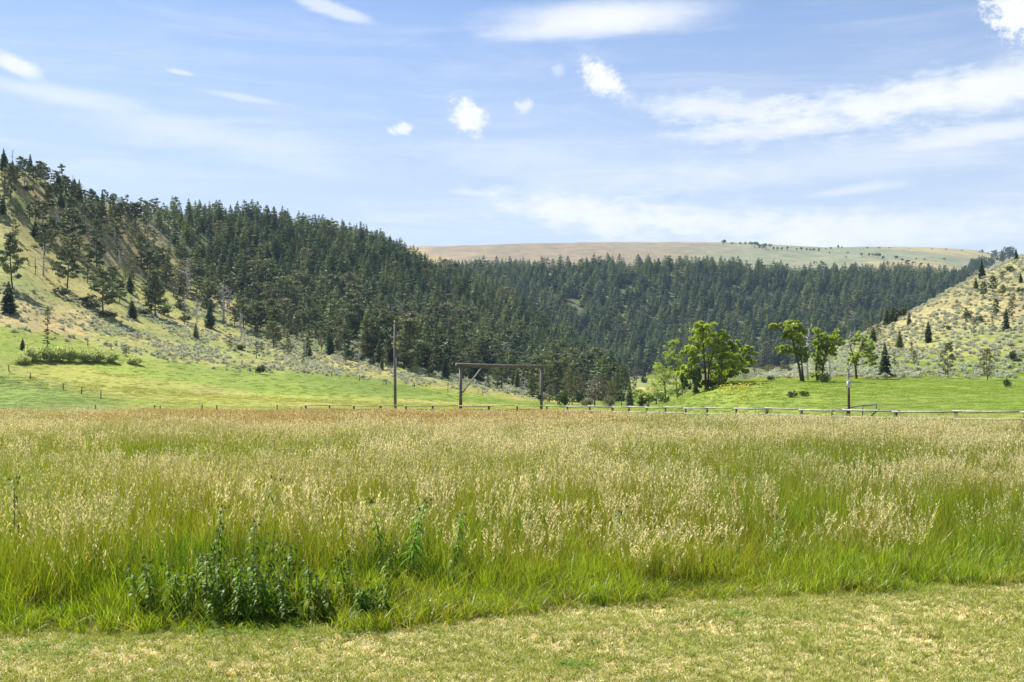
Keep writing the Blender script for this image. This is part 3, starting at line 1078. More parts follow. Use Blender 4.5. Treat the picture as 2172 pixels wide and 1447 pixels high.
def pine_mesh(seed, lo=0.25, spread=0.22, nl=22, dens=9, lean=0.0, leaf=0.026, dead=0.15, clump=0.055, flat=0.6):
    """open-crowned pine: (trunk TB, crown V, F)"""
    r = np.random.default_rng(seed)
    T = TB()
    bend = r.normal(size=2) * 0.03
    def axis(s):
        return np.array([bend[0] * math.sin(s * 3) + lean * s, bend[1] * math.sin(s * 2.3), s])
    T.tube([axis(s) - (0, 0, .03 if s == 0 else 0) for s in (0, .2, .4, .6, .8, .97)], [0.021, 0.017, 0.014, 0.010, 0.006, 0.002], 6)
    parts = []
    for l in range(nl):
        s = lo + (0.97 - lo) * (l + r.random()) / nl
        a = l * 2.4 + r.random()
        prof = math.sin(math.pi * min(1, (s - lo) / (1 - lo) * 0.75 + 0.22)) ** 0.8
        L = spread * prof * (0.5 + .8 * r.random())
        rise = 0.25 + 0.5 * s * r.random() - .15
        p0 = axis(s)
        p1 = p0 + np.array([math.cos(a) * L * .55, math.sin(a) * L * .55, rise * L * .4])
        p2 = p0 + np.array([math.cos(a) * L, math.sin(a) * L, rise * L])
        T.tube([p0, p1, p2], [0.0055, 0.004, 0.0015], 4, caps=False)
        if r.random() < dead:
            continue
        for q in range(3):
            f = 0.45 + .6 * (q + r.random()) / 3
            c = p0 + (p2 - p0) * f + r.normal(size=3) * 0.012
            parts.append(cards(int(dens * (1 + r.random())), c + (0, 0, .01), np.array([clump, clump, clump * flat]) * (0.6 + .7 * r.random()), leaf, 0.5, r))
    parts.append(cards(dens * 3, axis(0.96), (0.035, 0.035, 0.05), leaf, .6, r))
    return T, join(parts)


def snag_mesh(seed, nl=18, spread=0.2, lean=0.0, twig=3, r0=0.02, top=0.97):
    r = np.random.default_rng(seed)
    T = TB()
    bend = r.normal(size=2) * 0.04
    ax = lambda s: np.array([bend[0] * math.sin(s * 4) + lean * s, bend[1] * math.sin(s * 3), s])
    T.tube([ax(s) - (0, 0, .03 if s == 0 else 0) for s in (0, .25, .5, .75, top)], [r0, r0 * .8, r0 * .6, r0 * .4, r0 * .12], 6)
    for l in range(nl):
        s = 0.25 + 0.7 * (l + r.random()) / nl
        a = r.random() * 6.283
        L = spread * (1.15 - s * .8) * (0.35 + .9 * r.random())
        d = np.array([math.cos(a), math.sin(a), 0.1 + .7 * r.random()])
        p0 = ax(s)
        p1 = p0 + d * L * .5 + r.normal(size=3) * .012
        p2 = p1 + (d + r.normal(size=3) * .4) * L * .5
        T.tube([p0, p1, p2], [r0 * .3, r0 * .2, r0 * .07], 4, caps=False)
        for _ in range(twig):
            f = r.random()
            q0 = p0 + (p2 - p0) * (.3 + .6 * f)
            q1 = q0 + (d * .5 + r.normal(size=3) * .6) * L * .4
            T.tube([q0, q1], [r0 * .12, r0 * .04], 3, caps=False)
    return T


def shrub_mesh(seed, n, rx, rz, leaf, up=0.6, blobs=5, flat=1.0):
    r = np.random.default_rng(seed)
    parts = []
    for k in range(blobs):
        a = r.random() * 6.283
        q = r.random() ** .6 * rx * .62
        hh = rz * (0.55 + .4 * r.random()) * (1 - .35 * q / rx)
        parts.append(cards(n // blobs, (math.cos(a) * q, math.sin(a) * q, hh * .62), (rx * .48, rx * .48, hh * .5), leaf, up, r))
    V, F = join(parts)
    V[:, 2] = np.maximum(V[:, 2], 0.0)
    return V, F


FIRS = []
for k in range(6):
    T = fir_mesh(100 + k, R0=0.23 + .026 * k, levels=14, nb=8, gap=.12)
    FIRS.append(T.mesh("fir_tree", [M_FIR, M_BARK]))
FIRS_BIG = []
for k in range(4):
    T = fir_mesh(200 + k, R0=0.27 + .03 * k, levels=26, nb=11, sub=2, low=0.02, extra=500)
    FIRS_BIG.append((T.mesh("fir_crown", [M_FIR, M_BARK])))
PINES, GREYS, SPARSE = [], [], []
for k in range(7):
    T, (V, F) = pine_mesh(300 + k, lo=0.16 + .05 * (k % 4), spread=0.22 + .022 * k, nl=30, dens=22, leaf=.032, clump=.07)
    PINES.append((T.mesh("pine_trunk", [M_BARK]), mesh_np("pine_crown", V, F, M_PINE)))
for k in range(4):
    T, (V, F) = pine_mesh(340 + k, lo=0.12, spread=0.30, nl=36, dens=14, leaf=0.028, dead=.1, clump=.07)
    GREYS.append((T.mesh("pine_trunk", [M_BARK]), mesh_np("pine_crown", V, F, M_GREYPINE)))
for k in range(4):
    T, (V, F) = pine_mesh(360 + k, lo=0.15, spread=0.19, nl=18, dens=12, leaf=0.034, dead=.2, clump=.06)
    SPARSE.append((T.mesh("pine_trunk", [M_BARK]), mesh_np("pine_crown", V, F, M_PINE)))
SNAGS = [snag_mesh(400 + k, nl=18 + 3 * k, spread=.20 + .03 * k, r0=.030) for k in range(5)]
SNAGS = [(t_.mesh("dead_tree", [M_SNAG]), None) for t_ in SNAGS]
DARKSNAG = [(snag_mesh(420 + k, nl=18, spread=.16).mesh("dead_tree", [M_SNAGDK]), None) for k in range(3)]
JUN = []
for k in range(4):
    V, F = shrub_mesh(500 + k, 420, 0.55, 1.0, 0.10, 0.9, 7)
    JUN.append(mesh_np("juniper_shrub", V, F, M_JUN))
SAGE = []
for k in range(6):
    V, F = shrub_mesh(520 + k, 150, 0.60, 0.72, 0.13, 0.7, 5)
    SAGE.append(mesh_np("sagebrush", V, F, M_SAGE))
ROUND = []
for k in range(4):
    r_ = np.random.default_rng(540 + k)
    T = TB()
    T.tube([(0, 0, -.03), (0.02, 0, .45)], [.045, .03], 5)
    parts = [cards(70, (r_.normal() * .22, r_.normal() * .22, .62 + .2 * r_.normal() * .5), (.26, .26, .2), .11, .4, r_) for _ in range(5)]
    V, F = join(parts)
    ROUND.append((T.mesh("juniper_trunk", [M_BARK]), mesh_np("juniper_crown", V, F, M_FIR)))

ORD = "first second third fourth fifth sixth seventh eighth ninth tenth eleventh twelfth thirteenth fourteenth fifteenth sixteenth seventeenth eighteenth nineteenth twentieth".split()
ORD += ["twenty-" + w for w in ORD[:9]] + ["thirtieth"] + ["thirty-" + w for w in ORD[:9]] + ["fortieth"] + ["forty-" + w for w in ORD[:9]] + ["fiftieth"] + ["fifty-" + w for w in ORD[:9]] + ["sixtieth"] + ["sixty-" + w for w in ORD[:9]]
REG = []      # things whose label is written once all are known: (obj, kind words, zone, px, apparent height)


def place(name, meshes, px, py, hpx, wide=1.0, dmin=100, sink=0.0, lean=0.0, flat=False):
    """a thing standing where the ground meets the sight line; meshes = (trunk, crown) or (single, None)"""
    x, y, z = spot(px, py, dmin)
    h = hpx * y / FP
    a, b_ = meshes
    rz = random.random() * 6.283
    if b_ is None:
        o = link(name, a)
    else:
        o = bpy.data.objects.new(name, None)
        C.objects.link(o)
        o.empty_display_size = 0.5
        for nm, me in (("trunk", a), ("crown", b_)):
            link(nm, me, o)
    o.location = (x, y, z - 0.02 * h - sink)
    o.rotation_euler = (0, 0, rz)
    if lean:
        o.rotation_mode = 'XYZ'
        o.rotation_euler = (0, lean, 0)
    o.scale = (h * wide, h * wide, h)
    return o


def put(kindname, px, py, hpx, wide=1.0, zone="", **kw):
    K_ = {
        'fir': ("fir_tree", lambda: (random.choice(FIRS_BIG), None), "dark dense fir", "fir"),
        'pine': ("pine_tree", lambda: random.choice(PINES), "olive open-crowned pine", "pine"),
        'grey': ("pine_tree", lambda: random.choice(GREYS), "pale grey-green feathery pine", "pine"),
        'sparse': ("pine_tree", lambda: random.choice(SPARSE), "thin sparse pine", "pine"),
        'snag': ("dead_tree", lambda: random.choice(SNAGS), "bare pale dead tree", "dead tree"),
        'dsnag': ("dead_tree", lambda: random.choice(DARKSNAG), "bare dark dead tree", "dead tree"),
        'jun': ("juniper_shrub", lambda: (random.choice(JUN), None), "dark low juniper bush", "shrub"),
        'round': ("juniper_tree", lambda: random.choice(ROUND), "dark rounded juniper", "tree"),
    }[kindname]
    o = place(K_[0], K_[1](), px, py, hpx, wide, **kw)
    o['category'] = K_[3]
    REG.append((o, K_[2], zone, px, hpx))
    return o


WH = "on the open slope of the wooded hill"
WF = "at the sagebrush foot of the wooded hill"
WC = "on the wooded hill's bare crest"
BH = "on the bare sagebrush hill"
KN = "beside the grassy knoll"
VF = "on the valley floor beyond the log gateway"
PL = "on the tan plateau"
LEFT = [
    ('fir', 18, 665, 70, .95, WH), ('pine', 27, 614, 118, .9, WH), ('fir', 75, 504, 36, 1.0, WH), ('pine', 151, 523, 78, 1.25, WH),
    ('sparse', 169, 533, 55, 1.1, WH), ('dsnag', 75, 583, 46, 1.0, WH), ('snag', 92, 586, 64, 1.1, WH), ('pine', 142, 613, 90, 1.0, WH),
    ('pine', 219, 670, 98, 1.05, WH), ('pine', 206, 578, 74, 1.2, WH), ('pine', 240, 617, 52, 1.0, WH), ('fir', 275, 622, 42, .9, WH),
    ('pine', 320, 668, 92, .8, WH), ('pine', 329, 672, 96, .95, WH), ('fir', 278, 674, 38, .9, WH), ('fir', 438, 655, 60, .9, WH),
    ('fir', 445, 697, 60, .75, WF), ('snag', 398, 630, 86, .9, WH), ('snag', 474, 686, 86, 1.0, WF), ('pine', 216, 487, 52, 1.1, WH),
    ('pine', 242, 482, 40, 1.0, WH), ('pine', 300, 544, 46, 1.1, WH), ('pine', 345, 583, 56, 1.1, WH), ('pine', 192, 470, 44, 1.1, WH),
    ('sparse', 63, 470, 36, 1.6, WH), ('sparse', 37, 456, 26, 1.2, WH), ('fir', 6, 454, 40, .9, WH), ('pine', 22, 426, 76, .85, WH),
    ('sparse', 101, 697, 44, .9, WF), ('sparse', 100, 736, 38, 1.3, WF), ('fir', 48, 742, 25, 1.0, WF), ('sparse', 267, 755, 24, 2.2, WF),
    ('fir', 415, 719, 35, .9, WF), ('fir', 281, 677, 40, 1.0, WF), ('pine', 517, 703, 70, .9, WF), ('pine', 551, 707, 68, .9, WF),
    ('pine', 579, 728, 78, 1.05, WF), ('sparse', 544, 760, 37, 1.1, WF), ('sparse', 555, 748, 24, 1.2, WF), ('sparse', 488, 742, 34, 1.2, WF),
    ('jun', 181, 643, 16, 2.2, WH), ('jun', 192, 655, 20, 2.2, WH), ('jun', 215, 672, 17, 2.2, WF), ('jun', 236, 675, 16, 2.0, WF),
    ('jun', 383, 656, 20, 1.7, WH), ('jun', 392, 682, 16, 2.0, WF), ('jun', 303, 669, 19, 2.2, WH), ('jun', 103, 444, 22, 1.7, WH),
    ('jun', 554, 794, 24, 1.1, WF), ('jun', 130, 628, 20, 2.0, WH), ('jun', 345, 667, 22, 1.8, WH), ('jun', 510, 742, 14, 2.0, WF),
    ('jun', 560, 676, 20, 1.7, WF), ('jun', 232, 634, 18, 2.0, WH),
    ('fir', 8, 362, 48, .8, WC), ('dsnag', 28, 357, 42, 1.0, WC), ('pine', 44, 366, 34, 1.3, WC), ('fir', 64, 368, 42, .75, WC), ('pine', 55, 372, 34, 1.2, WC),
    ('pine', 84, 376, 36, 1.1, WC), ('dsnag', 106, 380, 36, 1.1, WC), ('pine', 96, 390, 36, 1.2, WC), ('sparse', 131, 398, 50, 1.2, WC), ('pine', 118, 404, 40, 1.2, WC),
    ('pine', 140, 410, 36, 1.2, WC), ('fir', 168, 426, 46, .8, WC), ('pine', 156, 424, 32, 1.2, WC), ('fir', 217, 446, 44, .7, WC), ('sparse', 194, 434, 34, 1.2, WC),
    ('pine', 180, 436, 32, 1.2, WC), ('pine', 205, 446, 30, 1.2, WC), ('sparse', 240, 456, 34, 1.3, WC), ('pine', 255, 462, 30, 1.2, WC), ('pine', 72, 392, 38, 1.1, WC),
    ('fir', 130, 440, 30, 1.1, WC), ('pine', 112, 424, 34, 1.2, WC), ('pine', 150, 450, 32, 1.1, WC),
    ('sparse', 655, 740, 54, 1.0, WF), ('grey', 719, 750, 52, .75, WF), ('fir', 790, 738, 66, .85, WF), ('fir', 829, 769, 40, .8, WF),
    ('fir', 804, 772, 50, .9, WF), ('jun', 742, 763, 32, 1.1, WF), ('sparse', 779, 756, 36, 1.1, WF), ('sparse', 643, 772, 24, 1.2, WF),
    ('fir', 956, 752, 74, .95, "on the slope behind the log gateway"), ('sparse', 912, 785, 42, 1.0, "on the slope behind the log gateway"), ('pine', 930, 785, 42, .9, "on the slope behind the log gateway"),
    ('pine', 962, 801, 46, .9, "on the slope behind the log gateway"), ('sparse', 1036, 818, 46, .9, "on the slope behind the log gateway"), ('grey', 1058, 809, 46, .8, "on the slope behind the log gateway"),
    ('fir', 1089, 818, 36, .9, "on the slope behind the log gateway"), ('fir', 1111, 821, 44, .8, "on the slope behind the log gateway"), ('snag', 1070, 772, 50, 1.5, "on the slope behind the log gateway"),
    ('snag', 829, 694, 52, 1.6, "within the forest above the utility pole"), ('snag', 904, 716, 40, 1.7, "within the forest above the utility pole"), ('snag', 970, 712, 34, 1.8, "within the forest above the utility pole"),
    ('snag', 1056, 682, 34, 1.7, "within the forest above the utility pole"), ('snag', 650, 610, 40, 1.3, "within the forest above the utility pole"), ('snag', 712, 660, 46, 1.5, "within the forest above the utility pole"),
    ('snag', 678, 545, 28, 1.5, "within the forest above the utility pole"), ('snag', 1010, 735, 36, 1.5, "within the forest above the utility pole"), ('snag', 742, 555, 28, 1.4, "within the forest above the utility pole"),
    ('pine', 860, 770, 52, .9, WF), ('pine', 884, 786, 50, 1.0, WF), ('pine', 700, 735, 44, 1.1, WF), ('pine', 628, 720, 50, 1.0, WF), ('pine', 676, 728, 46, 1.1, WF),
]
VALLEY = [
    ('jun', 1192, 864, 46, .62, VF), ('grey', 1214, 859, 88, .55, VF), ('pine', 1319, 864, 88, .55, VF), ('fir', 1335, 864, 56, .7, VF),
    ('grey', 1178, 846, 54, .7, VF), ('grey', 1236, 842, 50, .8, VF), ('grey', 1286, 846, 50, .8, VF), ('jun', 1228, 858, 40, .6, VF),
    ('dsnag', 1448, 842, 118, .42, KN), ('grey', 1623, 782, 58, .85, KN), ('snag', 1714, 806, 116, .7, KN), ('snag', 1762, 806, 106, .6, KN),
    ('grey', 1648, 778, 40, .9, KN), ('grey', 1600, 792, 40, .8, KN), ('fir', 1660, 772, 32, 1.0, KN),
    ('jun', 1749, 815, 32, .8, KN), ('jun', 1680, 845, 18, 1.3, KN), ('jun', 1706, 842, 15, 1.5, KN), ('jun', 1634, 808, 14, 1.4, KN),
    ('jun', 1362, 862, 30, .8, VF),
]
RIGHT = [
    ('fir', 1877, 801, 76, .72, KN), ('fir', 1852, 728, 36, .85, BH), ('fir', 1908, 742, 42, .75, BH), ('fir', 1969, 727, 48, .75, BH), ('fir', 1928, 692, 34, .7, BH),
    ('fir', 2134, 702, 50, .75, BH), ('grey', 2011, 803, 76, .75, KN), ('grey', 2095, 806, 68, .75, KN), ('jun', 2148, 766, 28, .7, BH), ('sparse', 1934, 752, 22, 1.0, BH),
    ('grey', 1939, 775, 30, .8, BH), ('jun', 2137, 823, 24, .8, KN), ('sparse', 1897, 779, 32, .9, BH), ('pine', 2086, 634, 34, .9, BH), ('pine', 2106, 621, 34, .9, BH),
    ('fir', 2070, 616, 27, .8, BH), ('fir', 2082, 592, 42, .7, BH), ('sparse', 2048, 684, 32, 1.0, BH), ('jun', 2052, 676, 18, 1.0, BH), ('jun', 2077, 684, 16, 1.3, BH),
    ('sparse', 2067, 711, 32, .9, BH), ('pine', 2113, 672, 38, .9, BH), ('grey', 2145, 674, 36, .8, BH), ('pine', 2127, 629, 24, 1.0, BH), ('sparse', 2150, 640, 30, 1.0, BH),
    ('fir', 2165, 600, 20, .9, BH), ('jun', 2165, 622, 16, 1.1, BH), ('jun', 2142, 577, 16, 1.2, BH), ('sparse', 2105, 701, 30, .9, BH), ('fir', 2155, 552, 26, .8, BH),
    ('sparse', 1895, 703, 18, 1.2, BH), ('grey', 1862, 716, 34, .8, BH), ('grey', 1842, 708, 30, .9, BH),
    ('sparse', 2126, 596, 20, 1.2, BH), ('sparse', 2030, 650, 16, 1.2, BH), ('jun', 2012, 700, 12, 1.2, BH),
]
for (px_, rk) in [(1883, 688), (1890, 684), (1898, 680), (1905, 676), (1915, 670), (1932, 660), (1949, 650), (1966, 640), (1984, 630), (1999, 622), (2013, 613), (2042, 596), (2058, 587), (2073, 578), (1925, 664), (1940, 656), (1958, 645), (1975, 636), (1992, 626), (2006, 618), (2020, 609), (2034, 601), (2050, 592), (2066, 582), (2080, 575), (2098, 566), (2112, 560), (2128, 553), (2140, 549)]:
    RIGHT.append((random.choice(['jun', 'jun', 'fir', 'pine']), px_ - 3, rk + 2, random.uniform(26, 42), random.uniform(.8, 1.15), "along the bare hill's far brow"))
for L_ in (LEFT, VALLEY, RIGHT):
    for (k_, px_, py_, h_, w_, zn_) in L_:
        put(k_, px_, py_, h_, w_, zn_)
# thin fringe of young trees where the forest runs out into the sagebrush, and more along the bare crest
rz_ = np.random.default_rng(88)
FR = [(590, 690, "in the thin fringe above the lone juniper bush"), (690, 770, "in the fringe close left of the utility pole"), (770, 838, "in the fringe beside the utility pole"), (838, 905, "in the fringe just right of the utility pole"),
      (905, 975, "in the fringe left of the gateway"), (975, 1060, "in the fringe seen through the gateway"), (1060, 1150, "in the fringe behind the gateway's right brace"), (1150, 1210, "in the fringe right of the gateway")]
for a_, b_, zn_ in FR:
    for k in range(8):
        p_ = rz_.uniform(a_, b_)
        for q_ in (838, 977, 1148):      # keep the pole and the gate posts clear
            if abs(p_ - q_) < 16:
                p_ = q_ - 20 if p_ < q_ else q_ + 20
        low_ = np.interp(p_, [560, 700, 850, 1000, 1100, 1200], [748, 768, 796, 820, 832, 846])
        kd_ = ['sparse', 'fir', 'grey', 'fir', 'sparse', 'jun', 'pine', 'snag'][k]
        put(kd_, p_, low_ - rz_.random() ** 1.6 * 55, rz_.uniform(20, 34) if kd_ == 'jun' else rz_.uniform(26, 52), rz_.uniform(.75, 1.05), zn_)
for a_, b_, zn_ in [(0, 70, "on the crest at the wooded hill's summit end"), (70, 140, "on the crest below the summit end"), (140, 210, "midway down the bare crest"), (210, 290, "where the bare crest meets the ridge forest")]:
    for k in range(8):
        p_ = rz_.uniform(a_, b_)
        cr_ = np.interp(p_, [0, 150, 300], [352, 412, 468])
        kd_ = ['pine', 'sparse', 'grey', 'pine', 'fir', 'jun', 'sparse', 'dsnag'][k]
        put(kd_, p_, cr_ + rz_.random() * 34, rz_.uniform(16, 22) if kd_ == 'jun' else rz_.uniform(24, 40), rz_.uniform(.9, 1.2), zn_)
PLT = [(1534, 518, 11, 1.4), (1554, 519, 6, 1.6), (1571, 520, 7, 1.2), (1580, 520, 8, 1.1), (1600, 525, 13, 1.5), (1612, 526, 9, 1.2), (1625, 529, 15, 1.3), (1640, 531, 9, .9), (1650, 532, 9, .9),
       (1658, 531, 8, .9), (1671, 532, 12, .6), (1690, 532, 6, 1), (1700, 532, 9, 1.2), (1712, 533, 8, .9), (1719, 533, 7, 1), (1725, 533, 8, 1), (1738, 534, 10, .8), (1751, 530, 4, 1), (1762, 530, 7, 1.1),
       (1777, 528, 10, .8), (1786, 527, 5, 1), (1840, 528, 5, 1), (1865, 528, 5, 1.2), (1886, 528, 4, 1), (1930, 529, 3, 1.2), (1976, 530, 4, 1.2), (2006, 531, 4, 1), (2041, 533, 4, 1.4), (2081, 538, 10, .9),
       (2096, 541, 6, .8), (2110, 547, 8, .9), (2128, 549, 10, 1), (1728, 561, 8, .9), (1745, 561, 7, 1), (1759, 538, 5, 1), (1798, 539, 5, 1), (1795, 548, 5, 1), (1827, 544, 9, 1.1), (1842, 544, 9, .9),
       (1850, 545, 8, 1.2), (1862, 548, 14, 1.2), (1872, 551, 10, 1), (1900, 551, 10, 1.4), (1915, 556, 9, 1.3), (1925, 558, 8, 1.4), (1938, 560, 6, 1.3), (1944, 551, 5, 1), (1962, 553, 6, 1), (2003, 553, 6, 1),
       (2080, 555, 7, 1), (2093, 552, 6, 1), (2066, 562, 8, 1), (1813, 571, 8, 1), (1824, 572, 7, 1)]
for (px_, py_, h_, w_) in PLT:
    put('round', px_, py_, h_, w_, PL, dmin=1060)

# ------------------------------------------------------------------ cottonwoods, willows and other one-off trees
def broadleaf(name, px, py, blobs, trunks, leafmat, barkmat, label, cat, leaf=0.18, dens=1.0, dmin=100, bare=(), seed=1):
    """blobs: crown lumps (px, row, half width, half height); trunks: lists of photo points from the ground up"""
    x, y, z = spot(px, py, dmin)
    s = y / FP
    r = np.random.default_rng(seed)
    root = bpy.data.objects.new(name, None)
    C.objects.link(root)
    root.location = (x, y, z)
    to = lambda p, dep=0.0: np.array([(p[0] - px) * s, dep, (py - p[1]) * s])
    T = TB()
    ends = []
    for i, tr in enumerate(trunks):
        pts = [to(p, (i - len(trunks) / 2) * 0.25 * (k / max(1, len(tr) - 1))) for k, p in enumerate(tr)]
        pts[0] = pts[0] - (0, 0, .3)
        rad = np.linspace(0.17, 0.06, len(pts)) * (1 if i == 0 else .8)
        T.tube(pts, rad, 7)
        ends += pts[1:]
    ctr = []
    for (bx, by, bw, bh) in blobs:
        c = to((bx, by), r.normal() * bw * s * .45)
        ctr.append((c, bw * s, bh * s))
        e = min(ends, key=lambda q: np.linalg.norm(q - c) + (2 if q[2] > c[2] else 0))
        mid = (e + c) / 2 + r.normal(size=3) * .15
        T.tube([e, mid, c], [0.075, 0.05, 0.02], 5, caps=False)
        for _ in range(4):
            d = r.normal(size=3) * (bw * s * .6, bw * s * .6, bh * s * .6)
            T.tube([mid, c + d], [0.03, 0.01], 4, caps=False)
    link("trunk", T.mesh("broadleaf_trunk", [barkmat], True), root)
    parts = []
    for c, a, b_ in ctr:
        # each lump is made of smaller leaf clumps with air between them
        m_ = max(4, int(9 * dens))
        for _ in range(int(m_ * 1.5)):
            q = r.normal(size=3)
            q /= np.linalg.norm(q)
            q *= 1.25 * r.random() ** .5
            cc = c + q * (a, a, b_)
            parts.append(cards(int(85 * dens), cc, np.array([a, a, b_ * .8]) * (0.20 + .30 * r.random()), leaf, 0.2, r))
    V, F = join(parts)
    link("crown", mesh_np("broadleaf_crown", V, F, leafmat), root)
    if bare:
        B = TB()
        for br in bare:
            pts = [to(p, r.normal() * .2) for p in br]
            B.tube(pts, np.linspace(0.07, 0.02, len(pts)), 5)
            for _ in range(5):
                q = pts[-2] + (pts[-1] - pts[-2]) * r.random()
                d = (pts[-1] - pts[-2]) * .5 + r.normal(size=3) * .35
                B.tube([q, q + d * .7], [0.025, 0.008], 4, caps=False)
        lb = link("bare_branch", B.mesh("bare_branch", [M_SNAG]), root)
        lb['label'] = "bleached bare limbs without leaves"
    return tag(root, label, cat)


CG = "cottonwoods beside the knoll"
broadleaf("cottonwood", 1497, 828, [(1492, 706, 26, 20), (1515, 722, 30, 22), (1480, 735, 24, 22), (1540, 745, 24, 22), (1505, 752, 34, 22), (1470, 765, 20, 20), (1550, 770, 26, 20), (1520, 785, 30, 16), (1488, 690, 12, 10), (1460, 745, 14, 14), (1452, 790, 16, 16), (1530, 715, 14, 12), (1472, 795, 20, 16), (1515, 805, 22, 12), (1558, 735, 12, 10)],
          [[(1497, 828), (1496, 790), (1492, 750), (1491, 715)], [(1501, 828), (1503, 785), (1512, 750), (1525, 730)]],
          M_COTTON, M_CBARK, "tallest bright green cottonwood with broad crown standing on the knoll's left edge", "tree", seed=11)
broadleaf("cottonwood", 1536, 812, [(1556, 752, 18, 18), (1575, 765, 22, 20), (1560, 785, 24, 14), (1540, 795, 18, 12), (1586, 750, 12, 14), (1545, 770, 18, 16)],
          [[(1536, 812), (1545, 785), (1557, 760)]], M_COTTON, M_CBARK, "low spreading cottonwood just right of the tallest cottonwood, behind the knoll's crest", "tree", seed=12)
broadleaf("cottonwood", 1437, 846, [(1425, 738, 16, 16), (1432, 728, 10, 10), (1438, 758, 18, 14), (1418, 755, 12, 12), (1442, 775, 12, 12)],
          [[(1437, 846), (1434, 800), (1430, 755)]], M_COTTON, M_CBARK, "slender cottonwood with a high tuft of leaves next to the dark dead trunk", "tree", seed=13)
broadleaf("cottonwood", 1412, 853, [(1402, 775, 16, 14), (1395, 795, 20, 16), (1415, 805, 24, 16), (1392, 818, 18, 14), (1425, 790, 14, 14), (1410, 828, 26, 14), (1440, 815, 14, 18), (1432, 836, 14, 10)],
          [[(1412, 853), (1410, 815), (1403, 782)], [(1437, 846), (1436, 815)]], M_COTTON, M_CBARK, "bushy cottonwood leafed to the ground at the left end of the cottonwood clump", "tree", dens=.9, seed=14)
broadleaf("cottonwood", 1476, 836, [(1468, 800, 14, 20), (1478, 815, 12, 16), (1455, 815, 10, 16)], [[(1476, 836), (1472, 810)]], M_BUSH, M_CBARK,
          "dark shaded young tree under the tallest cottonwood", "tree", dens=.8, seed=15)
broadleaf("cottonwood", 1362, 862, [(1362, 838, 18, 14), (1352, 848, 14, 10), (1374, 846, 14, 12)], [[(1362, 862), (1362, 845)]], M_COTTON, M_CBARK,
          "small round bright green broadleaf bush at the left foot of the knoll", "bush", dens=.9, seed=16)
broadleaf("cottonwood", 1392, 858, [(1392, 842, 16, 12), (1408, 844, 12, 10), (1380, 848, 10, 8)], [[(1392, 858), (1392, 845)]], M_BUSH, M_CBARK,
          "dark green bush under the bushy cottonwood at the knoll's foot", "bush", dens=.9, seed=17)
broadleaf("cottonwood", 1701, 809, [(1672, 690, 24, 14), (1694, 700, 14, 18), (1645, 694, 14, 9), (1682, 718, 20, 16), (1696, 738, 16, 16), (1660, 742, 13, 10), (1708, 755, 10, 14), (1668, 708, 14, 10)],
          [[(1701, 809), (1694, 775), (1685, 742), (1678, 710), (1672, 690)], [(1705, 809), (1701, 780), (1699, 750), (1696, 715)]],
          M_COTTON, M_CBARK, "tall forked cottonwood with high windswept crown, left of the knoll-top trees", "tree", seed=18)
broadleaf("cottonwood", 1735, 808, [(1735, 715, 15, 17), (1768, 718, 17, 17), (1745, 735, 16, 14), (1766, 740, 14, 14), (1738, 758, 14, 14), (1750, 775, 16, 12), (1728, 795, 10, 8)],
          [[(1735, 808), (1730, 785), (1734, 750), (1735, 720)], [(1742, 808), (1746, 778), (1752, 745), (1766, 722)]],
          M_COTTON, M_CBARK, "twin-crowned cottonwood with bleached bare limbs above the dark bush on the knoll", "tree", seed=19,
          bare=[[(1730, 770), (1712, 740), (1700, 728)], [(1732, 755), (1722, 720), (1708, 700)], [(1722, 722), (1716, 700), (1722, 688)]])
broadleaf("cottonwood", 1817, 804, [(1826, 714, 16, 11), (1838, 728, 14, 12), (1812, 722, 10, 8), (1832, 752, 24, 10), (1812, 757, 14, 8), (1846, 765, 14, 10), (1840, 742, 12, 10), (1800, 770, 12, 12)],
          [[(1817, 804), (1814, 775), (1808, 758), (1803, 735)], [(1814, 776), (1820, 755), (1828, 735), (1832, 718)]],
          M_COTTON, M_CBARK, "half-dead cottonwood with sparse leaves and bare forked limbs behind the meter pole", "tree", dens=.7, seed=20,
          bare=[[(1810, 760), (1796, 742), (1782, 738)], [(1808, 750), (1800, 725), (1806, 705)], [(1812, 768), (1795, 770), (1788, 785)], [(1804, 735), (1812, 715), (1810, 702)]])
# leafless purple-grey tree on the valley floor
root = place("bare_tree", (snag_mesh(460, nl=26, spread=.42, twig=9, r0=.03, top=.8).mesh("bare_tree", [M_SNAGDK]), None), 1261, 864, 66, 1.0)
tag(root, "leafless purplish tree with fine spreading twigs beyond the rail fence", "tree")
r_ = np.random.default_rng(461)
V, F = cards(420, (0, 0, .6), (.36, .36, .34), .035, .2, r_)
link("twigs", mesh_np("bare_twigs", V, F, M_TWIG), root)

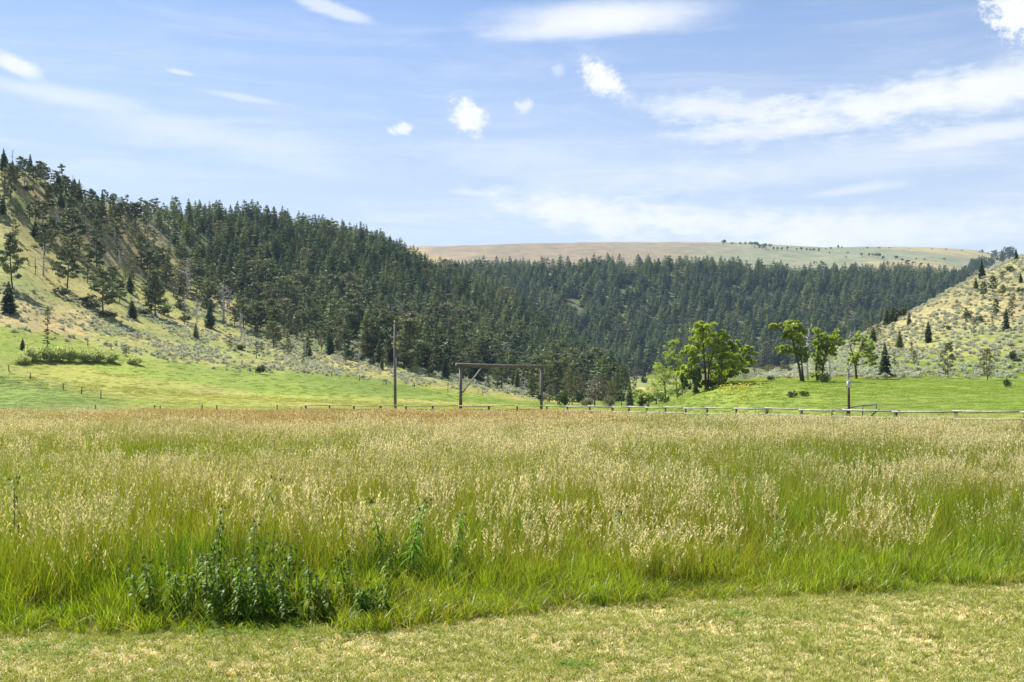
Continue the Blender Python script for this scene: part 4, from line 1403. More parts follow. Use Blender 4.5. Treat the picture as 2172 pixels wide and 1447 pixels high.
for k, (p_, r2_, h_, w_, kd_) in enumerate([(1166, 856, 40, .9, 'grey'), (1204, 852, 62, .7, 'grey'), (1226, 852, 52, .8, 'grey'), (1248, 850, 56, .8, 'dsnag'), (1276, 852, 62, .8, 'grey'), (1298, 856, 50, .8, 'grey'), (1308, 846, 64, .8, 'pine'), (1345, 838, 40, .9, 'sparse'),
                                     (1186, 838, 46, .8, 'snag'), (1214, 832, 50, .8, 'snag'), (1262, 832, 42, .8, 'snag'), (1366, 812, 34, .9, 'fir'), (1330, 820, 36, .9, 'fir'), (1350, 808, 32, 1.0, 'grey')]):
    put(kd_, p_, r2_, h_, w_, "in the grey brush right of the gateway")
BR = [(1345, 846, 16, 12, 'b'), (1376, 856, 16, 13, 'c'), (1388, 836, 18, 16, 'c'), (1420, 842, 18, 15, 'b'), (1452, 838, 18, 18, 'b'), (1468, 830, 16, 18, 'b'), (1512, 822, 18, 18, 'b'), (1530, 816, 16, 14, 'c'),
      (1556, 806, 20, 13, 'c'), (1580, 803, 18, 12, 'b'), (1604, 800, 20, 12, 'g'), (1635, 792, 22, 12, 'g'), (1405, 815, 20, 18, 'c'), (1436, 800, 16, 18, 'c'), (1246, 861, 16, 13, 'g'), (1292, 862, 16, 14, 'g'), (1150, 852, 16, 12, 'g'), (1668, 790, 18, 12, 'g')]
btxt = {'b': "dark green bush", 'c': "bright leafy bush", 'g': "grey-brown brush"}
bplace = ["at the far left end of the brush before the knoll", "at the knoll's lowest left toe", "behind the knoll's left toe, under the bushy cottonwood", "left of the dark dead trunk", "at the foot of the dark dead trunk", "just right of the dark dead trunk",
          "at the foot of the tallest cottonwood", "between the two tallest cottonwood trunks", "behind the knoll's crest", "on the crest right of the cottonwood clump", "between the clump and the forked cottonwood", "left of the feathery pine behind the knoll",
          "inside the bushy cottonwood's lower crown", "behind the dark dead trunk", "left of the leafless purplish tree", "right of the leafless purplish tree", "just right of the gateway's right post", "left of the forked cottonwood's foot"]
for k, (bx_, by_, bw_, bh_, bk_) in enumerate(BR):
    x, y, z = spot(bx_, by_)
    s_ = y / FP
    T = TB()
    r_ = np.random.default_rng(700 + k)
    for q in range(6):
        a = r_.random() * 6.283
        T.tube([(0, 0, -.1), (math.cos(a) * bw_ * s_ * .5, math.sin(a) * bw_ * s_ * .5, bh_ * s_ * 1.3)], [.04, .015], 4, caps=False)
    V, F = shrub_mesh(720 + k, 1300, bw_ * s_, bh_ * s_ * 2.0, 0.15 if bk_ != 'g' else .12, .5, 11)
    o = bpy.data.objects.new("bush", None)
    C.objects.link(o)
    o.location = (x, y, z - .1)
    link("stems", T.mesh("bush_stems", [M_BARK]), o)
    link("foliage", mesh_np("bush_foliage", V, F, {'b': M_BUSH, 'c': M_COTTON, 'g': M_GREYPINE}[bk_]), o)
    tag(o, "%s %s" % (btxt[bk_], bplace[k]), "bush", "bushes about the knoll")

# willow hedge in the irrigated field
WGRP = "willows in the hedge on the field"
words_ = ["leftmost pale low willow of the hedge on the green field", "second willow of the hedge from its left end", "tall full willow, third in the hedge on the green field",
          "fourth willow of the hedge, under the sparse pines", "fifth willow, in the middle of the hedge", "sixth willow of the hedge, right of its middle", "seventh willow of the hedge on the green field", "low eighth willow tapering the hedge's right end"]
for k, (px_, py_, w_, h_) in enumerate([(46, 772, 30, 18), (64, 766, 34, 30), (92, 766, 36, 32), (120, 766, 36, 31), (148, 767, 36, 32), (176, 767, 36, 30), (206, 768, 36, 28), (232, 768, 34, 22)]):
    V, F = shrub_mesh(600 + k, 1500, 1.0, 1.0, 0.11, .8, 11)
    o = place("willow_shrub", (mesh_np("willow_shrub", V, F, M_WILLOW), None), px_, py_, h_ * 1.2, .56 * w_ / h_)
    tag(o, words_[k], "shrub", WGRP)
V, F = shrub_mesh(620, 1400, 1.0, 1.0, 0.11, .8, 9)
tag(place("willow_shrub", (mesh_np("willow_shrub", V, F, M_WILLOW), None), 286, 774, 22, .9), "lone round willow standing apart at the right of the willow hedge", "shrub", WGRP)

# ------------------------------------------------------------------ forests
def jitter_grid(x0, x1, y0, y1, step):
    gx, gy = np.meshgrid(np.arange(x0, x1, step), np.arange(y0, y1, step))
    x = gx.ravel() + (rng.random(gx.size) - .5) * step * .95
    y = gy.ravel() + (rng.random(gx.size) - .5) * step * .95
    return x, y


def visible(x, y, z):
    """whether the ground hides the point (x, y, z) from the viewer"""
    ok = np.ones(len(x), bool)
    for f in np.linspace(0.25, 0.985, 48):
        ok &= H(x * f, y * f) < EYE + (z - EYE) * f
    return ok


x, y = jitter_grid(-420, 120, 200, 800, 4.9)
z = H(x, y)
px, py = proj(x, y, z)
fy = np.interp(px, FOREST_PX, FOREST_Y)
edge_n = fbm(x / 26 + 5, y / 26 + 1, 4)
dens = sstep(18, -46, py - fy + (edge_n - .5) * 110)
dens *= sstep(1330, 1270, px) * (px > -250)
dens *= 0.22 + 0.78 * sstep(180, 380, px)
footm = np.interp(px, [0, 100, 200, 300, 400, 500, 600, 750, 900, 1000], [600, 640, 668, 676, 690, 705, 725, 762, 795, 812])
stand = sstep(12, -30, py - footm + (edge_n - .5) * 60) * (px < 1000) * (px > -60) * (0.30 + 0.32 * sstep(70, 200, px)) * sstep(.34, .48, fbm(x / 15 + 9, y / 15, 3))
mixed = dens < stand
dens = np.maximum(dens, stand)
ok = (rng.random(len(x)) < dens) & (y > 255)
near_f = np.stack([x, y, z], 1)[ok]
near_mixed = mixed[ok]
x, y = jitter_grid(-130, 560, 640, 1040, 6.3)
z = H(x, y)
px, py = proj(x, y, z)
r = np.hypot(x, y)
gapn = fbm(x / 34 + 2, y / 34 + 9, 4)
ok = (px > 830) & (px < 2260) & (y < 985 + 25 * (gapn - .5)) & (rng.random(len(x)) < 0.94) & (gapn < 0.74 - .12 * (fbm(x / 11, y / 11, 2) > .62))
ok &= ~((np.abs(px - 1218) < 17) & (np.abs(py - 655) < 16)) & ~((np.abs(px - 1338) < 15) & (np.abs(py - 574) < 10))
far_f = np.stack([x, y, z], 1)[ok]
# scattered firs running up from the far forest onto the plateau's side
x, y = jitter_grid(250, 620, 985, 1180, 9)
z = H(x, y)
px, py = proj(x, y, z)
ok = (px > 1780) & (px < 2130) & (rng.random(len(x)) < 0.6 * sstep(1800, 1950, px) * sstep(1180, 990, y))
far_f = np.concatenate([far_f, np.stack([x, y, z], 1)[ok]])

ALL = np.concatenate([near_f, far_f])
isnear = np.arange(len(ALL)) < len(near_f)
mixed = np.concatenate([near_mixed, np.zeros(len(far_f), bool)])
n = len(ALL)
hh = np.where(isnear, 9.8, 10.3) * (0.55 + 0.85 * rng.random(n)) * (0.85 + .35 * fbm(ALL[:, 0] / 30, ALL[:, 1] / 30, 2))
px, py = proj(ALL[:, 0], ALL[:, 1], ALL[:, 2])
hh *= np.where(isnear, 0.56 + 0.36 * sstep(200, 700, px), 1.0)
vis = visible(ALL[:, 0], ALL[:, 1], ALL[:, 2] + hh * .8)
ALL, hh, isnear, px, py, mixed = ALL[vis], hh[vis], isnear[vis], px[vis], py[vis], mixed[vis]
n = len(ALL)
wd = hh * (0.85 + .55 * rng.random(n)) * np.where(isnear, 1.0, 1.18)
app = hh / ALL[:, 1] * FP
# kinds: firs, with pines towards the open edge of the near forest
fy = np.interp(px, FOREST_PX, FOREST_Y)
edge_share = sstep(-120, 10, py - fy) * isnear
kind_pine = rng.random(n) < (0.05 + 0.45 * edge_share + 0.45 * isnear * sstep(420, 250, px) + 0.6 * mixed)
order = np.argsort(-(app + 6 * rng.random(n)))
take_f = [i for i in order if not kind_pine[i] and isnear[i]][:285]
take_p = [i for i in order if kind_pine[i] and isnear[i]][:250]
single = np.zeros(n, bool)
single[take_f] = True
single[take_p] = True
FZ = [(-999, 120, "below the hill's bare crest"), (120, 200, "on the slope above the willow hedge"), (200, 290, "on the slope above the lone willow"), (290, 380, "up-slope of the juniper cluster"),
      (380, 470, "where open slope meets forest"), (470, 550, "under the highest ridge firs"), (550, 630, "directly above the lone juniper bush"), (630, 700, "well left of the utility pole"), (700, 770, "close left of the utility pole"),
      (770, 840, "just left of the utility pole"), (840, 905, "just right of the utility pole"), (905, 970, "left of the log gateway"), (970, 1030, "above the gateway's left brace"),
      (1030, 1095, "above the gateway's middle"), (1095, 1155, "above the gateway's right brace"), (1155, 1210, "right of the log gateway"), (1210, 2000, "above the leafless purplish tree")]


def zone_of(p, row):
    band = "high" if row < 560 else "midway" if row < 690 else "low"
    for a, b_, w_ in FZ:
        if a <= p < b_:
            return band + " " + w_ if p > 380 else w_


for i in np.nonzero(single)[0]:
    me = random.choice(PINES * 2 + SPARSE * 2 + GREYS + (SNAGS if mixed[i] and px[i] < 820 else [])) if kind_pine[i] else (random.choice(FIRS), None)
    nm = "pine_tree" if kind_pine[i] else "fir_tree"
    dead_ = kind_pine[i] and me in SNAGS
    if dead_:
        nm = "dead_tree"
    if me[1] is None:
        o = link(nm, me[0])
    else:
        o = bpy.data.objects.new(nm, None)
        C.objects.link(o)
        link("trunk", me[0], o)
        link("crown", me[1], o)
    o.location = ALL[i] - (0, 0, .2)
    o.rotation_euler = (0, 0, random.random() * 6.283)
    w_ = wd[i] * (0.55 if dead_ else 1.05 if kind_pine[i] else 1.0)
    o.scale = (w_, w_, hh[i] * (0.75 if dead_ else 1.0))
    size = "tall" if app[i] > 55 else "short" if app[i] < 38 else "mid-sized"
    zw = zone_of(px[i], py[i])
    if dead_:
        tag(o, "%s bare grey dead tree %s" % (size, zw), "dead tree", "dead trees %s" % zw)
    elif kind_pine[i]:
        slim = "narrow" if wd[i] / hh[i] < .98 else "spreading" if wd[i] / hh[i] > 1.2 else "rounded"
        tag(o, "%s %s olive pine %s" % (size, slim, zw), "pine", "pines %s" % zw)
    else:
        slim = "slim" if wd[i] / hh[i] < 1.0 else "broad" if wd[i] / hh[i] > 1.15 else "pointed"
        tag(o, "%s %s dark fir %s" % (size, slim, zw), "fir", "firs %s" % zw)
rest_i = ~single
pt = ALL[rest_i] - (0, 0, .2)
m_ = len(pt)
ki = np.where(kind_pine[rest_i], 6 + rng.integers(0, 3, m_), rng.integers(0, 6, m_))
FOREST_MESH = list(FIRS)
for k in range(3):
    T, (V, F) = pine_mesh(380 + k, lo=.2, spread=.22, nl=18, dens=7, leaf=.04)
    i0 = len(T.v)
    VV = np.concatenate([np.array(T.v), V])
    FF = np.concatenate([np.array(T.f), F + i0])
    me = mesh_np("forest_pine", VV, FF, [M_PINE, M_BARK])
    me.polygons.foreach_set('material_index', np.concatenate([np.ones(len(T.f)), np.zeros(len(F))]).astype(np.int32))
    FOREST_MESH.append(me)
nr_ = isnear[rest_i]
for nm, sel in (("near_forest", nr_), ("far_forest", ~nr_)):
    q = int(sel.sum())
    scatter(nm, FOREST_MESH, pt[sel], np.stack([np.zeros(q), np.zeros(q), rng.random(q) * 6.283], 1),
            np.stack([wd[rest_i][sel], wd[rest_i][sel], hh[rest_i][sel]], 1), ki[sel])
print("FOREST", n, "single", single.sum())

# ------------------------------------------------------------------ sagebrush
x, y = jitter_grid(-260, 60, 178, 470, 1.55)
z = H(x, y)
px, py = proj(x, y, z)
foot = np.interp(px, [-500, 0, 100, 200, 300, 400, 500, 600, 750, 900, 1000, 1100, 1190], [690, 700, 722, 742, 762, 776, 790, 792, 802, 818, 830, 840, 848])
band = sstep(6, -16, py - foot) * sstep(-120, -50, py - foot)
clus = fbm(x / 9 + 3, y / 9 + 6, 4)
d_ = 0.85 * band * sstep(.40, .54, clus + .12 * sstep(300, 420, px)) + 0.5 * sstep(10, -60, py - foot) * sstep(.45, .58, clus)
d_ *= (px > -160) & (px < 1200)
okL = rng.random(len(x)) < d_
sL = np.stack([x, y, z], 1)[okL]
x, y = jitter_grid(36, 190, 146, 300, 1.4)
z = H(x, y)
px, py = proj(x, y, z)
clus = fbm(x / 8 + 31, y / 8 + 16, 4)
d_ = (0.30 + 0.7 * sstep(.36, .50, clus)) * (px > 1580) * (px < 2330) * sstep(806, 798, py)
d_ *= 0.7 + 0.3 * sstep(640, 720, py + (clus - .5) * 100)
okR = rng.random(len(x)) < d_
sR = np.stack([x, y, z], 1)[okR]
SG = np.concatenate([sL, sR])
leftside = np.arange(len(SG)) < len(sL)
n = len(SG)
sw = 0.62 + 0.7 * rng.random(n) ** 1.5
vis = visible(SG[:, 0], SG[:, 1], SG[:, 2] + .9)
SG, leftside, sw = SG[vis], leftside[vis], sw[vis]
n = len(SG)
px, py = proj(SG[:, 0], SG[:, 1], SG[:, 2])
inview = (px > 4) & (px < 2168)
app = np.where(inview, sw / SG[:, 1], 0)
order = np.argsort(-app)
single = np.zeros(n, bool)
single[[i for i in order if leftside[i]][:150]] = True
single[[i for i in order if not leftside[i]][:150]] = True
for i in np.nonzero(single)[0]:
    o = link("sagebrush", random.choice(SAGE))
    o.location = SG[i] - (0, 0, .05)
    o.rotation_euler = (0, 0, random.random() * 6.283)
    o.scale = (sw[i] * 1.15, sw[i] * 1.15, sw[i] * (0.8 + .3 * random.random()))
    size = "big" if sw[i] > 1.22 else "small" if sw[i] < 1.08 else "middling"
    shp = "squat" if o.scale[2] < sw[i] * .9 else "upright" if o.scale[2] > sw[i] * 1.0 else "rounded"
    if leftside[i]:
        zw = zone_of(px[i], 800)
        zw = zw.replace("low ", "") + (", lower edge" if py[i] > np.interp(px[i], [0, 300, 500, 750, 1000, 1200], [712, 766, 782, 795, 824, 842]) else ", higher up")
    else:
        zw = ("behind the knoll-top cottonwoods" if px[i] < 1800 else "close left of the dark knoll fir" if px[i] < 1870 else "close right of the dark knoll fir" if px[i] < 1940 else "left of the taller feathery pine" if px[i] < 2005
              else "between the two feathery pines" if px[i] < 2085 else "right of both feathery pines")
        zw += ", near the bank" if py[i] > 785 else ", higher up"
    tag(o, "%s %s grey-green sagebrush %s" % (size, shp, zw), "shrub", "sagebrush %s" % zw)
rs = ~single
q = int(rs.sum())
scatter("sagebrush_cover", SAGE, SG[rs] - (0, 0, .05), np.stack([np.zeros(q), np.zeros(q), rng.random(q) * 6.283], 1),
        np.stack([sw[rs] * 1.15, sw[rs] * 1.15, sw[rs] * (.8 + .3 * rng.random(q))], 1), rng.integers(0, len(SAGE), q))
print("SAGE", n)

# ------------------------------------------------------------------ low grass tufts on the field and the hills
def tuft(name):
    v, f, c, *_ = blades(40, 0.7, 0.4, 1.0, 0.05, 0.55, (1.05, 1.07, 1.02), (1.4, 1.37, 1.35), cv=.15, seg=2)
    return mesh_np(name, v, f, M_TUFT, c)


TUFTS = [tuft("grass_tuft") for _ in range(4)]
x1, y1 = wedge(48, 160, 1.5, 0.56)
x2, y2 = wedge(160, 430, 0.34, 0.56)
x, y = np.concatenate([x1, x2]), np.concatenate([y1, y2])
px = CX + FP * x / y
ok = (y > np.interp(px, FENCE_PX, FENCE_D) + .8)
x, y = x[ok], y[ok]
z = H(x, y)
vis = visible(x, y, z + .6)
x, y, z = x[vis], y[vis], z[vis]
n = len(x)
gc = gcol(x, y) * (0.9 + .25 * rng.random((n, 1)))
px, py = proj(x, y, z)
mow = (y < 150)
th_ = np.where(mow, 0.07, 0.16) * (0.5 + 1.1 * fbm(x / 5, y / 5, 3)) + 0.04 * sstep(.52, .68, fbm(x / 18 + 8, y / 9, 3))
scatter("field_grass", TUFTS, np.stack([x, y, z - .02], 1), np.stack([np.zeros(n), np.zeros(n), rng.random(n) * 6.283], 1),
        np.stack([1.3 + 0 * th_, 1.3 + 0 * th_, th_], 1), rng.integers(0, 4, n), gc)
# yellow flowers on the knoll
n = 240
fpx = np.concatenate([rng.normal(1562, 34, 170), rng.normal(1556, 46, 70)])
fpy = np.concatenate([rng.normal(823, 7, 170), rng.normal(846, 10, 70)])
pts = []
for a_, b_ in zip(fpx, fpy):
    pts.append(spot(a_, b_, 100, 150))
V, F = cards(8, (0, 0, .28), (.22, .22, .05), .075, .2)
scatter("knoll_flowers", [mesh_np("flower_clump", V, F, M_FLOWER)], np.array(pts), np.stack([np.zeros(n), np.zeros(n), rng.random(n) * 6.283], 1),
        np.ones((n, 3)) * (0.7 + .6 * rng.random((n, 1))), np.zeros(n, int))

# ------------------------------------------------------------------ log gateway
def upx(px, d):
    return (px - CX) / FP * d


gate = bpy.data.objects.new("log_gateway", None)
C.objects.link(gate)
gd0, gd1 = 93.0, 97.0
gx0, gx1 = upx(977, gd0), upx(1148, gd1)
gate.location = ((gx0 + gx1) / 2, (gd0 + gd1) / 2, 0)
G0 = np.array(gate.location)
pl, pr = np.array([gx0, gd0, 0]) - G0, np.array([gx1, gd1, 0]) - G0
pl[2], pr[2] = H(gx0, gd0), H(gx1, gd1)
tag(gate, "tall ranch gateway of weathered logs with crossbeam and diagonal braces", "gateway")
for p, rr in ((pl, .135), (pr, .13)):
    T = TB()
    T.tube([p - (0, 0, .5), p + (0.01, 0, 2), p + (0, 0, 4.45)], [rr * 1.08, rr, rr * .93], 12)
    link("post", T.mesh("gate_post", [M_GATE], True), gate)
ax_ = (pr - pl)
ax_[2] = 0
L_ = np.linalg.norm(ax_)
ax_ /= L_
T = TB()
b0, b1 = pl * (1, 1, 0) - ax_ * .42, pr * (1, 1, 0) + ax_ * .52
T.tube([b0 + (0, 0, 4.60), (b0 + b1) / 2 + (0, 0, 4.56), b1 + (0, 0, 4.58)], [.165, .15, .13], 12)
link("crossbeam", T.mesh("gate_crossbeam", [M_GATE], True), gate)
T = TB()
q = pl * (1, 1, 0) + ax_ * .16
T.tube([q + (0, 0, 2.25), q + ax_ * 1.9 + (0, 0, 4.46)], [.062, .058], 8)
link("brace", T.mesh("gate_brace", [M_RAIL], True), gate)
T = TB()
q = pr * (1, 1, 0) - ax_ * .18
T.tube([q + (0, 0, 1.95), q - ax_ * 1.95 + (0, 0, 4.44)], [.062, .058], 8)
link("brace", T.mesh("gate_brace", [M_POLE], True), gate)
T = TB()
T.box(tuple(q + (0, -.02, 1.86)), (.26, .22, .34))
link("bracket", T.mesh("gate_bracket", [M_DARK]), gate)

# ------------------------------------------------------------------ utility pole
pole = bpy.data.objects.new("utility_pole", None)
C.objects.link(pole)
pd = 105.0
pole.location = (upx(838, pd), pd, float(H(upx(838, pd), pd)))
tag(pole, "tall wooden utility pole beyond the left end of the rail fence", "pole")
ph = EYE + (HY - 687) / FP * pd - pole.location.z
T = TB()
T.tube([(0, 0, -.4), (-0.02, 0, ph * .5), (-0.05, 0, ph)], [.13, .11, .08], 12)
link("shaft", T.mesh("pole_shaft", [M_POLE], True), pole)
T = TB()
T.tube([(.15, -.05, 0), (.125, -.05, ph * .35), (.10, -.05, ph * .71)], [.035, .035, .03], 6)
link("cable_guard", T.mesh("pole_guard", [M_STEEL], True), pole)
T = TB()
T.tube([(-.05, 0, ph), (-.05, 0, ph + .14)], [.018, .018], 6)
T.tube([(-.05, 0, ph + .12), (-.05, 0, ph + .17), (-.05, 0, ph + .21), (-.05, 0, ph + .27)], [.05, .085, .06, .03], 10)
link("insulator", T.mesh("pole_insulator", [M_CERAM], True), pole)
T = TB()
for z_, s_ in ((ph - 1.15, 1), (ph - 1.3, -1)):
    T.tube([(-.04, -.1, z_), (s_ * .34 - .04, -.12, z_ + .02)], [.02, .02], 6)
    T.tube([(s_ * .34 - .04, -.12, z_ - .03), (s_ * .34 - .04, -.12, z_ + .16)], [.05, .035], 8)
link("bracket", T.mesh("pole_bracket", [M_CERAM], True), pole)

# ------------------------------------------------------------------ meter pole
mp = bpy.data.objects.new("meter_pole", None)
C.objects.link(mp)
md_ = 62.0
mp.location = (upx(1800, md_), md_, float(H(upx(1800, md_), md_)))
tag(mp, "dark service pole with a grey meter box behind the rail fence", "pole")
mz = lambda row: EYE + (HY - row) / FP * md_ - mp.location.z
T = TB()
T.tube([(0.02, 0, -.4), (0.01, 0, mz(840)), (0, 0, mz(806))], [.075, .07, .065], 10)
link("post", T.mesh("meter_post", [M_POST], True), mp)
T = TB()
T.tube([(.01, 0, mz(822)), (.01, 0, mz(792)), (0, 0, mz(779))], [.03, .03, .025], 8)
link("conduit", T.mesh("meter_conduit", [M_DARK], True), mp)
T = TB()
T.tube([(0, 0, mz(779)), (.02, 0, mz(774)), (.10, 0, mz(769)), (.2, 0, mz(769.5))], [.022, .028, .03, .024], 8)
link("weatherhead", T.mesh("meter_weatherhead", [M_STEEL], True), mp)
bx = link("meter_box", None, mp) if False else None
T = TB()
T.box((-.02, -.13, mz(814.5)), (.20, .14, .40))
T.box((-.02, -.13, mz(806.2)), (.25, .17, .035))
mb = link("meter_box", T.mesh("meter_box", [M_BOX]), mp)
T = TB()
T.tube([(-.02, -.20, mz(812)), (-.02, -.245, mz(812))], [.065, .06], 14)
link("meter_dial", T.mesh("meter_dial", [M_STEEL], True), mb)
T = TB()
T.tube([(-.12, -.1, mz(816)), (-.17, -.1, mz(820)), (-.16, -.1, mz(827)), (-.06, -.08, mz(830))], [.012] * 4, 5)
link("cable", T.mesh("meter_cable", [M_DARK], True), mp)
T = TB()
T.tube([(-.06, -.08, mz(830.5)), (-.13, -.09, mz(830.5))], [.03, .03], 8)
link("knob", T.mesh("meter_knob", [M_CERAM], True), mp)

# ------------------------------------------------------------------ rail fence along the far side of the meadow
def rail_fence(name, pts, label, h=1.08, two=True, jut=True, radius=.044, seed=3, post_h=None):
    r = np.random.default_rng(seed)
    root = bpy.data.objects.new(name, None)
    C.objects.link(root)
    root.location = (pts[0][0], pts[0][1], float(H(pts[0][0], pts[0][1])))
    O = np.array(root.location)
    tag(root, label, "fence")
    P3 = [np.array([p[0], p[1], float(H(p[0], p[1]))]) - O for p in pts]
    tops = []
    hs_ = [h] * len(pts) if not hasattr(h, '__len__') else h
    for i, p in enumerate(P3):
        T = TB()
        lean = r.normal(0, .03, 2)
        hp = hs_[i] + (.03 if jut else -.04)
        T.tube([p - (0, 0, .3), p + (lean[0], lean[1], hp)], [.085, .07] if jut else [.045, .04], 8)
        if jut:   # the propping leg of a jack fence
            T.tube([p + (0, .75, -.1), p + (0, -.12, hp - .06)], [.06, .05], 6)
        link("post", T.mesh("fence_post", [M_POST], True), root)
        tops.append(p + (0, 0, hs_[i] + r.normal(0, .018)))
    for i in range(len(P3) - 1):
        a, b_ = tops[i], tops[i + 1]
        d = (b_ - a)
        e = d / np.linalg.norm(d)
        T = TB()
        off = np.array([0, -.10 + .05 * (i % 2), .06 + .03 * (i % 2)])
        T.tube([a - e * .25 + off, (a + b_) / 2 + off + (0, 0, -.012 + r.normal(0, .012)), b_ + e * .25 + off], [radius, radius * .95, radius * .82], 8)
        link("rail", T.mesh("fence_rail", [M_RAIL], True), root)
        if two:
            for dz_ in (0.27, .62):
                T = TB()
                o2 = np.array([0, -.10, -dz_])
                T.tube([a - e * .15 + o2, (a + b_) / 2 + o2 + (0, 0, r.normal(0, .015)), b_ + e * .15 + o2], [radius * .9, radius * .85, radius * .75], 8)
                link("rail", T.mesh("fence_rail", [M_RAIL], True), root)
    return root


fp_ = [(upx(p, d), d) for p, d in zip(FENCE_PX[1:], FENCE_D[1:])]
seg_pts = []
for (a, b_) in zip(fp_[:-1], fp_[1:]):
    L_ = math.hypot(b_[0] - a[0], b_[1] - a[1])
    k = max(1, round(L_ / 2.7))
    seg_pts += [(a[0] + (b_[0] - a[0]) * i / k, a[1] + (b_[1] - a[1]) * i / k) for i in range(k)]
seg_pts.append(fp_[-1])
rail_fence("rail_fence", seg_pts, "long weathered pole-rail fence running across the back of the tall-grass meadow")
p2 = [(upx(1765, 57.0), 57.0), (upx(1800, 64), 64), (upx(1830, 71), 71), (upx(1858, 78), 78)]
h2 = [EYE - (rw - HY) / FP * p_[1] - float(H(*p_)) - .06 for p_, rw in zip(p2, (871, 866, 861, 857))]
rail_fence("rail_fence", p2, "short low pale rail running away from the long fence by the meter pole", h=h2, two=False, jut=False, radius=.06, seed=5)


def wire_fence(pts, label, hgt=1.25):
    root = bpy.data.objects.new("wire_fence", None)
    C.objects.link(root)
    root.location = pts[0]
    O = np.array(pts[0])
    tag(root, label, "fence")
    tops = []
    for p in pts:
        p = np.array(p) - O
        T = TB()
        hh_ = hgt * random.uniform(.85, 1.15)
        T.tube([p - (0, 0, .3), p + (random.gauss(0, .06), 0, hh_)], [.08, .065], 7)
        link("post", T.mesh("wire_post", [M_POST], True), root)
        tops.append(p)
    T = TB()
    for k in (.35, .7, 1.05):
        for a, b_ in zip(tops[:-1], tops[1:]):
            m2 = (a + b_) / 2
            m2[2] = float(H(m2[0] + O[0], m2[1] + O[1])) - O[2] + k - .03
            T.tube([a + (0, 0, k), m2, b_ + (0, 0, k)], [.006] * 3, 3, caps=False)
    wire = link("wire", T.mesh("fence_wire", [M_WIRE]), root)
    wire['kind'] = 'stuff'
    return root


wire_fence([spot(a, b_) for a, b_ in [(186, 735), (236, 742), (289, 747), (334, 753), (390, 762), (450, 768), (513, 776), (581, 786), (645, 793), (704, 800), (763, 808), (820, 817), (878, 822), (950, 830), (1024, 838)]],
           "old wire fence along the foot of the wooded hill", 1.1)
wire_fence([spot(a, b_) for a, b_ in [(20, 790), (65, 804), (134, 828), (172, 836), (214, 846)]], "wire fence bounding the dark hay corner below the willow hedge", 1.0)
wire_fence([(upx(a, 104.5), 104.5, float(H(upx(a, 104.5), 104.5))) for a in (-30, 48, 187, 202, 328, 339, 428, 460, 588, 640)], "wire fence of dark posts along the meadow's back edge, left of the rail fence", 1.05)

# ------------------------------------------------------------------ weeds at the meadow edge
def thistle(seed, h, nleaf, dark):
    r = np.random.default_rng(seed)
    T = TB()
    lx_, ly_ = r.normal(0, .14 * h, 2)
    T.tube([(0, 0, -.02), (lx_ * .4, ly_ * .4, h * .5), (lx_, ly_, h)], [.007, .005, .003], 5)
    V, F, Cc = [], [], []
    nleaf = int(nleaf * 3.2)
    for k in range(nleaf):
        s = 0.03 + .95 * (k + r.random()) / nleaf
        L = ((0.15 - .085 * s) + .07 * max(0, .45 - s)) * (0.4 + .9 * r.random())
        a = k * 2.4 + r.random()
        w = L * 0.085
        e = np.array([math.cos(a), math.sin(a), 0])
        sd = np.array([-math.sin(a), math.cos(a), 0])
        p = np.array([lx_ * s, ly_ * s, h * s])
        rise = 0.75 - .9 * r.random()
        base = len(V)
        nseg = 5
        for q in range(nseg + 1):
            f = q / nseg
            c = p + e * L * f + np.array([0, 0, L * (rise * f - 0.9 * f * f)])
            ww = w * (math.sin(math.pi * min(1, f * .9 + .08)) ** .6) * (1.5 if q % 2 else .75)
            V += [c - sd * ww + (0, 0, .25 * ww), c + sd * ww + (0, 0, .25 * ww)]
            g = (0.8 + .5 * r.random())
            col_ = np.array(dark) * g * (1 + .5 * s)
            Cc += [col_, col_]
        for q in range(nseg):
            i = base + 2 * q
            F += [(i, i + 1, i + 3), (i, i + 3, i + 2)]
    for k in range(int(3 + 3 * r.random())):   # buds
        a = r.random() * 6.283
        c = np.array([lx_, ly_, h]) + r.normal(size=3) * (.03, .03, .04)
        v, f = cards(12, c, (.012, .012, .016), .014, .5, r)
        b0_ = len(V)
        V += list(v)
        Cc += [np.array((.10, .13, .05))] * len(v)
        F += [tuple(int(z_) + b0_ for z_ in t_) for t_ in f]
    return T.mesh("weed_stem", [M_WEEDSTEM]), mesh_np("weed_leaves", np.array(V), np.array(F), M_WEED, np.array(Cc))


